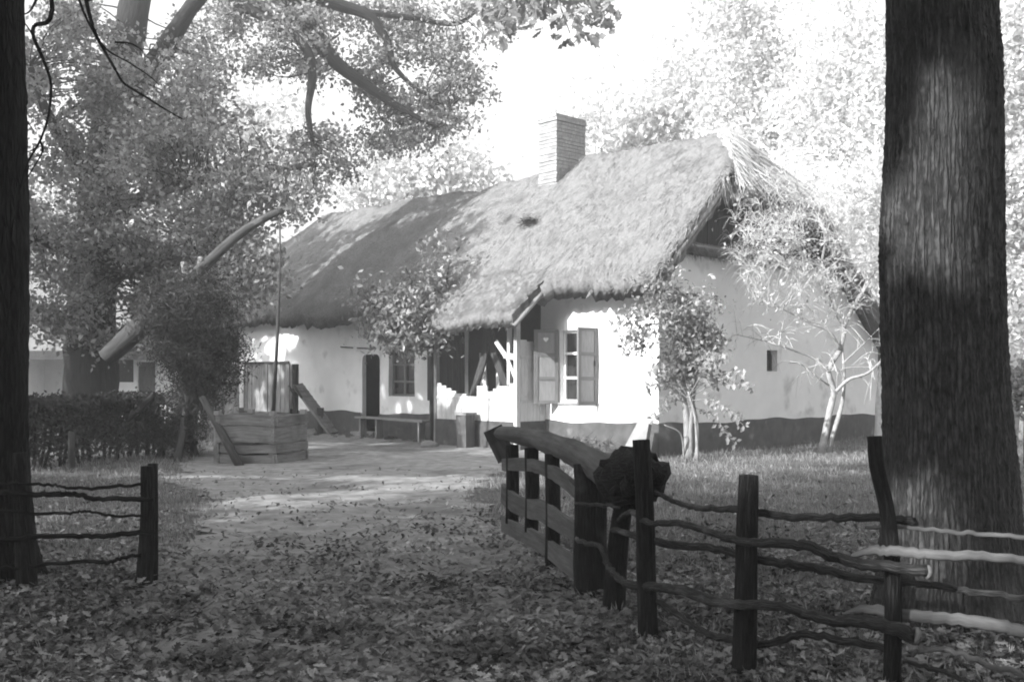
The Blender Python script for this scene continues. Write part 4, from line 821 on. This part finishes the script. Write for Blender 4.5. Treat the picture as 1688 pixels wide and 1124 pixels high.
tips = np.array(tips); lq2 = MB(); q.build('trunk', M['palebark'], bt_); q = MB()
sp = ell(230, (1320, 350, 115, 70, 19.3, .7), (1405, 440, 60, 90, 19.3, .5), (1270, 400, 75, 60, 19.3, .6), (1435, 340, 40, 90, 19.5, .5), (1290, 460, 80, 60, 19.2, .5))
for c in sp:
    p = tips[np.argmin(np.linalg.norm(tips - c, axis=1) + .5 * np.maximum(0, tips[:, 2] - c[2]))]; q.tube(smooth([p, (p * 2 + c) / 3 + R.normal(0, .07, 3), (p + 2 * c) / 3 + R.normal(0, .07, 3), c], 3), [.008, .003], 4, cap=False)
    for j in range(8):
        d = norm(np.array([R.normal(-.3, .9), R.normal(0, .7), R.normal(.2, .5)])); L_ = R.uniform(.18, .5)
        q.tube(smooth([c, c + d * L_ * .5 + [0, 0, .09], c + d * L_ - [0, 0, .08]], 3), [.0038, .0016], 3, cap=False)
    leaves(lq2, c + R.normal(0, .25, (3, 3)), R.uniform(.05, .10, 3), 'diamond')
for k in range(210):
    p = tips[R.integers(len(tips))]; cpx = CX + F * p[0] / p[1]
    if p[2] < 1.9 and R.uniform() < .7: continue
    d = norm(np.array([R.normal(-.25, .8), R.normal(0, .7), R.normal(.25, .5)])); L_ = R.uniform(.25, .75); e = p + d * L_ + [0, 0, -.10 * L_]; mid = p + d * L_ * .5 + [0, 0, .16 * L_]
    q.tube(smooth([p, mid, e], 3), [.008, .003], 4, cap=False)
    for j in range(R.integers(0, 4)):
        e2_ = e + R.normal(0, .17, 3) + [0, 0, -.08]; q.tube(smooth([mid, (mid + e2_) / 2 + [0, 0, .07], e2_], 3), [.005, .002], 3, cap=False)
    if p[2] > 2.4 and R.uniform() < .6: leaves(lq2, e + R.normal(0, .14, (5, 3)), R.uniform(.05, .10, 5), 'diamond')
q.build('twigs', TWG, bt_); lq2.build('crown', M['paleleaf'], bt_)

# birches and pale trees behind the house: one birch is copied, the rest differ
def bgtree(label, base_px, Y, top_py, specs, n, per, crad, lsize, leafm='farleaf', barkm='birchbark', cat='tree', name='birch_tree', r=.16, stems=1):
    limbs = []
    for k in range(stems):
        b = gxy(base_px + 9 * k, Y, -.1); top = at(base_px + 14 * k - 4, top_py, Y)
        limbs.append(([b, b + (top - b) * .35 + [R.normal(0, .15), 0, 0], b + (top - b) * .7 + [R.normal(0, .2), 0, 0], top], [r, r * .7, r * .4, .03]))
    m0 = limbs[0][0]
    for k in range(7):
        f_ = R.uniform(.3, .9); p = m0[0] + (m0[3] - m0[0]) * f_; a = R.uniform(0, 6.3); L_ = R.uniform(1.5, 3) * (1.2 - f_); limbs.append(([p, p + np.array([math.cos(a) * L_ * .5, math.sin(a) * L_ * .5, L_ * .45]), p + np.array([math.cos(a) * L_, math.sin(a) * L_, L_ * .9])], [r * .4, r * .12]))
    return tree(name, label, cat, limbs, ell(n, *specs), per, crad, lsize, M[barkm], M[leafm], group=None, twig=.022, trunk_n=8)
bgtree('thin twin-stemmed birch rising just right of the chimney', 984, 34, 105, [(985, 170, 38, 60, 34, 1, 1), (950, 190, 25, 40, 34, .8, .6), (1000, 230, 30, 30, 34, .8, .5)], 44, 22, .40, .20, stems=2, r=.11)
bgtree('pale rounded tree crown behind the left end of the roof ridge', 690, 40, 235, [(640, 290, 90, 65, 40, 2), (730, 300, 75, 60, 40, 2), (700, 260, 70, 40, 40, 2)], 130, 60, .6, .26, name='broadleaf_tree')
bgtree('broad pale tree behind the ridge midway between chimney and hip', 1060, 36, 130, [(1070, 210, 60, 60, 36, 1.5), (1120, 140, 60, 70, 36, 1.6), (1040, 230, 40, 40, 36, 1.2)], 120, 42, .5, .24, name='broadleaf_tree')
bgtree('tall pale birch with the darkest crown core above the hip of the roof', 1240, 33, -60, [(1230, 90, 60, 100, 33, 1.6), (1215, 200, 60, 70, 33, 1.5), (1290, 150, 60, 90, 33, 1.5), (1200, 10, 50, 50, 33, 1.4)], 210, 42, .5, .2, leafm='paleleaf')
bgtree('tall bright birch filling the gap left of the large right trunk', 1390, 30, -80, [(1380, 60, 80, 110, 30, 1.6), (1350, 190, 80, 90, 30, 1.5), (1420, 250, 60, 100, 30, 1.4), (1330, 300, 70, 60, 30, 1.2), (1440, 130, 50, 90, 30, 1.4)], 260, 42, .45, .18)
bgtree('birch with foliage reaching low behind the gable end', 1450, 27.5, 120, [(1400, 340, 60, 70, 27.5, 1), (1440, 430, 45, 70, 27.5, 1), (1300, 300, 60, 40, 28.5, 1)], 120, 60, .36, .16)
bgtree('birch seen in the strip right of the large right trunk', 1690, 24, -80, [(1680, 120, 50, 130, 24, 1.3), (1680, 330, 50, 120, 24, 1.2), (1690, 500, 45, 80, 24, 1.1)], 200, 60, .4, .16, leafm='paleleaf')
tree('birch_tree', 'slim white birch stem half hidden behind the left side of the large trunk', 'tree', [([gxy(1452, 22.6, -.1), at(1456, 640, 22.6), at(1462, 560, 22.6), at(1470, 300, 22.6), at(1478, 40, 22.6)], [.15, .13, .10, .04])], ell(46, (1450, 180, 50, 120, 22.6, .9), (1500, 100, 60, 100, 22.6, .9)), 50, .34, .13, M['birchbark'], M['paleleaf'], twig=.016)
# tall trees at left beyond the oak
bgtree('pale thin tree standing beyond the oak at the left', 330, 40, -120, [(300, 200, 110, 90, 40, 2), (440, 230, 90, 80, 40, 2)], 70, 40, .7, .28, leafm='paleleaf', name='broadleaf_tree')
bgtree('darker tree far behind the outbuilding at the left edge', 90, 44, -60, [(60, 400, 110, 100, 44, 2), (200, 460, 120, 80, 44, 2), (330, 430, 90, 90, 44, 2)], 170, 50, .7, .3, leafm='oakleaf', name='broadleaf_tree')
# low undergrowth seen past the right trunk
tree('undergrowth_bush', 'dark low bushes at ground level right of the large trunk', 'shrub', [([gxy(1690, 16, -.05), at(1690, 640, 16)], [.03, .01])], ell(30, (1700, 640, 50, 45, 16, .5)), 80, .16, .08, M['oakbark'], M['oakleaf'], twig=.01)
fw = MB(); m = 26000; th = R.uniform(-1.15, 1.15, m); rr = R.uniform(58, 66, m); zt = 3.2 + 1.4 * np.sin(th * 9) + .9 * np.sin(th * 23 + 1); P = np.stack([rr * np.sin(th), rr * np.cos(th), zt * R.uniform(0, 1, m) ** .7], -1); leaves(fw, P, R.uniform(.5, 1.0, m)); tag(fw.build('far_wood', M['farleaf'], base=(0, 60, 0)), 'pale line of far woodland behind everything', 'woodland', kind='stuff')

# unseen trees set outside the picture to the left and behind, whose crowns shade the yard and the left of the house
def shade_tree(label, p, q, r, z0, z1, n, per=46, ls=.42):
    c = np.array([.595 * p - .804 * q, -.804 * p - .595 * q, 0]); zc = (z0 + z1) / 2
    lm = [([c + [0, 0, -.1], c + [.1, 0, z0], c + [0, .1, z1 - .8]], [.3, .22, .05])]
    for k in range(7):
        a = k * .9; s_ = c + [0, 0, z0 + (zc - z0) * R.uniform(0, 1)]; lm.append(([s_, s_ + np.array([math.cos(a) * r * .45, math.sin(a) * r * .45, .8]), s_ + np.array([math.cos(a) * r * .85, math.sin(a) * r * .85, 1.5])], [.12, .03]))
    return tree('shade_tree', label, 'tree', lm, ball(n, c + [0, 0, zc], (r, r, (z1 - z0) / 2)), per, .55, ls, M['oakbark'], M['darkleaf'], twig=.03, trunk_n=10)
shade_tree('leafy tree left of the view, nearest the house front', -22.6, 5, 3.6, 5.5, 15, 150)
shade_tree('leafy tree left of the view, far along toward the outbuilding', -29, 4, 3.8, 5, 15, 140)
shade_tree('unseen low tree added left of the view to shade the yard', -15, 8, 3.9, 2.5, 9.0, 170)  # added with a low top that shades the yard but spares the wall
shade_tree('leafy tree behind the viewpoint, widest and lowest of the row', -7.0, 10, 3.6, 3.2, 14, 190)
shade_tree('tallest unseen tree, added behind the viewpoint to shade the right trunk', -3.0, 15, 3.4, 4, 17, 210)  # added to darken the right trunk except where gaps are cut
shade_tree('leafy tree behind the viewpoint, standing farthest back', .4, 10.5, 3.8, 3.0, 14, 190)

def added_back_tree(label, x, y, r, z0, z1, n):  # unseen trees added to block sky light on the near fence
    p_ = .595 * x - .804 * y; q_ = -.804 * x - .595 * y; return shade_tree(label, p_, q_, r, z0, z1, n)
added_back_tree('unseen leafy tree added behind the viewpoint to block sky, spreading low', -1.5, -8, 4.2, 1.5, 13, 170)
added_back_tree('unseen leafy tree added behind the viewpoint at right to block sky', 6.5, -6.5, 4.2, 1.5, 13, 170)
# ------------------------------------------------------------------ outbuilding at the left, behind the hedge
ob = thing('outbuilding', 'low white thatched outbuilding with dark door behind the hedge and oak', 'outbuilding', gxy(150, 33))
Yo = 33.0
def obox(mb, px0, px1, z0, z1, y0, y1): x0, x1 = (px0 - CX) / F * Yo, (px1 - CX) / F * Yo; mb.box([(x0 + x1) / 2, (y0 + y1) / 2, (z0 + z1) / 2], (x1 - x0, y1 - y0, z1 - z0))
q = MB(); obox(q, 74, 188, 0, 2.5, Yo, Yo + .3); obox(q, 188, 220, 0, 1.3, Yo, Yo + .3); obox(q, 188, 220, 2.02, 2.5, Yo, Yo + .3); obox(q, 220, 227, 0, 2.5, Yo, Yo + .3); obox(q, 227, 256, 1.95, 2.5, Yo, Yo + .3); obox(q, 256, 330, 0, 2.5, Yo, Yo + .3); obox(q, -30, 74, 0, 2.5, Yo - 1.2, Yo + .3); q.build('wall', M['plaster'], ob)
q = MB(); obox(q, 188, 220, 1.3, 2.02, Yo + .1, Yo + .16); q.build('window', M['dark_wood'], ob); q = MB(); obox(q, 227, 256, 0, 1.95, Yo + .1, Yo + .16); q.build('door', M['gatewood'], ob)
q = MB(); x0, x1 = (-60 - CX) / F * Yo, (350 - CX) / F * Yo
for sg, ya in ((-1, Yo - 1.7), (1, Yo + 5.2)): q.plank([[x0, (ya + Yo + 1.7) / 2, 3.55], [x1, (ya + Yo + 1.7) / 2, 3.55]], 2.35, .34, up=(0, (Yo + 1.7 - ya), 2.6))
q.build('thatched_roof', M['thatch'], ob)

# ------------------------------------------------------------------ ground cover
m = 210000; Yg = 3.6 + 24 * R.uniform(0, 1, m) ** 1.6; Xg = R.uniform(-.84, .84, m) * Yg; l, r = dirt_edges(Yg)
ed = np.minimum(np.abs(Xg - l), np.abs(Xg - r)); ins = (Xg > l) & (Xg < r)
hc = np.stack([Xg, Yg, 0 * Xg], -1) - C0; tt_, ss_ = hc @ U, hc @ Vv
ok = (~ins | (ed < .12)) & ~((tt_ > -.05) & (ss_ > -.15) & (tt_ < 16)); patch = .5 + .5 * np.sin(Xg * 1.7 + 1.2 * np.sin(Yg)) * np.cos(Yg * 1.1 + Xg)
ok &= R.uniform(0, 1, m) < np.where(Yg < 8.5, .10 + .28 * patch, .75 + .25 * patch)
P = np.stack([Xg, Yg, gz(Xg, Yg) - .005], -1)[ok]; n = len(P); z_ = norm(R.normal(0, .33, (n, 3)) + [0, 0, 1]); x_ = norm(np.cross(z_, R.normal(0, 1, (n, 3)))); y_ = np.cross(z_, x_)
q = MB(); leaves(q, P, R.uniform(.035, .10, n) * (1 + P[:, 1] * .015), 'blade', frames=np.stack([x_, y_, z_], 1)); tag(q.build('grass', M['grass']), kind='stuff', label='short tufted grass on the verges and lawn', cat='grass')
def litter(n, Y0, Y1, pw, keepf):
    Yl = Y0 + (Y1 - Y0) * R.uniform(0, 1, n) ** pw; Xl = R.uniform(-.8, .8, n) * Yl; k = R.uniform(0, 1, n) < keepf(Xl, Yl); Xl, Yl = Xl[k], Yl[k]
    return np.stack([Xl, Yl, gz(Xl, Yl) + R.uniform(.012, .05, len(Xl))], -1)
pat = lambda x, y: .55 + .45 * np.sin(x * 2.2 + 1.6 * np.sin(y * 1.3)) * np.cos(y * 2.4 + x * .8)
def dens(x, y):
    l, r = dirt_edges(y); side = (x > r - .5) | (x < l + .2)
    base = np.interp(y, [3.5, 6.5, 8.5, 10.5, 13, 17], [.95, .80, .34, .13, .06, .02]); return np.clip(base * (.45 + .9 * pat(x, y)) * np.where(side, 1.5, 1), 0, 1)
P0 = litter(50000, 3.5, 17, 1.35, dens); kc = R.integers(1, 6, len(P0)); P = np.repeat(P0, kc, 0); P[:, :2] += R.normal(0, .07, (len(P), 2)) * [1.5, 1]; P[:, 2] = gz(P[:, 0], P[:, 1]) + R.uniform(.012, .05, len(P)) + .02 * (np.abs(P[:, 0]) > 2.5)
q = MB(); leaves(q, P, R.uniform(.03, .078, len(P)) * (1 + .3 * (R.uniform(0, 1, len(P)) > .93)), 'oak', .42); tag(q.build('leaf_litter', M['litter']), 'fallen oak leaves strewn thickly over the foreground', 'leaf litter', kind='stuff')

# ------------------------------------------------------------------ bright autumn haze: one even box of air
def haze(density):
    m = bpy.data.materials.new('haze_air'); m.use_nodes = True; t = m.node_tree; t.nodes.clear()
    v = t.nodes.new('ShaderNodeVolumePrincipled'); v.inputs['Color'].default_value = g(.97); v.inputs['Density'].default_value = density; v.inputs['Anisotropy'].default_value = 0
    o = t.nodes.new('ShaderNodeOutputMaterial'); t.links.new(v.outputs[0], o.inputs['Volume'])
    q = MB(); q.box((0, 25, 8.6), (190, 150, 19.4)); return tag(q.build('haze', m, base=(0, 25, 0)), 'pale sunlit air between the camera and the far trees', 'haze', kind='stuff')
haze(.0042)
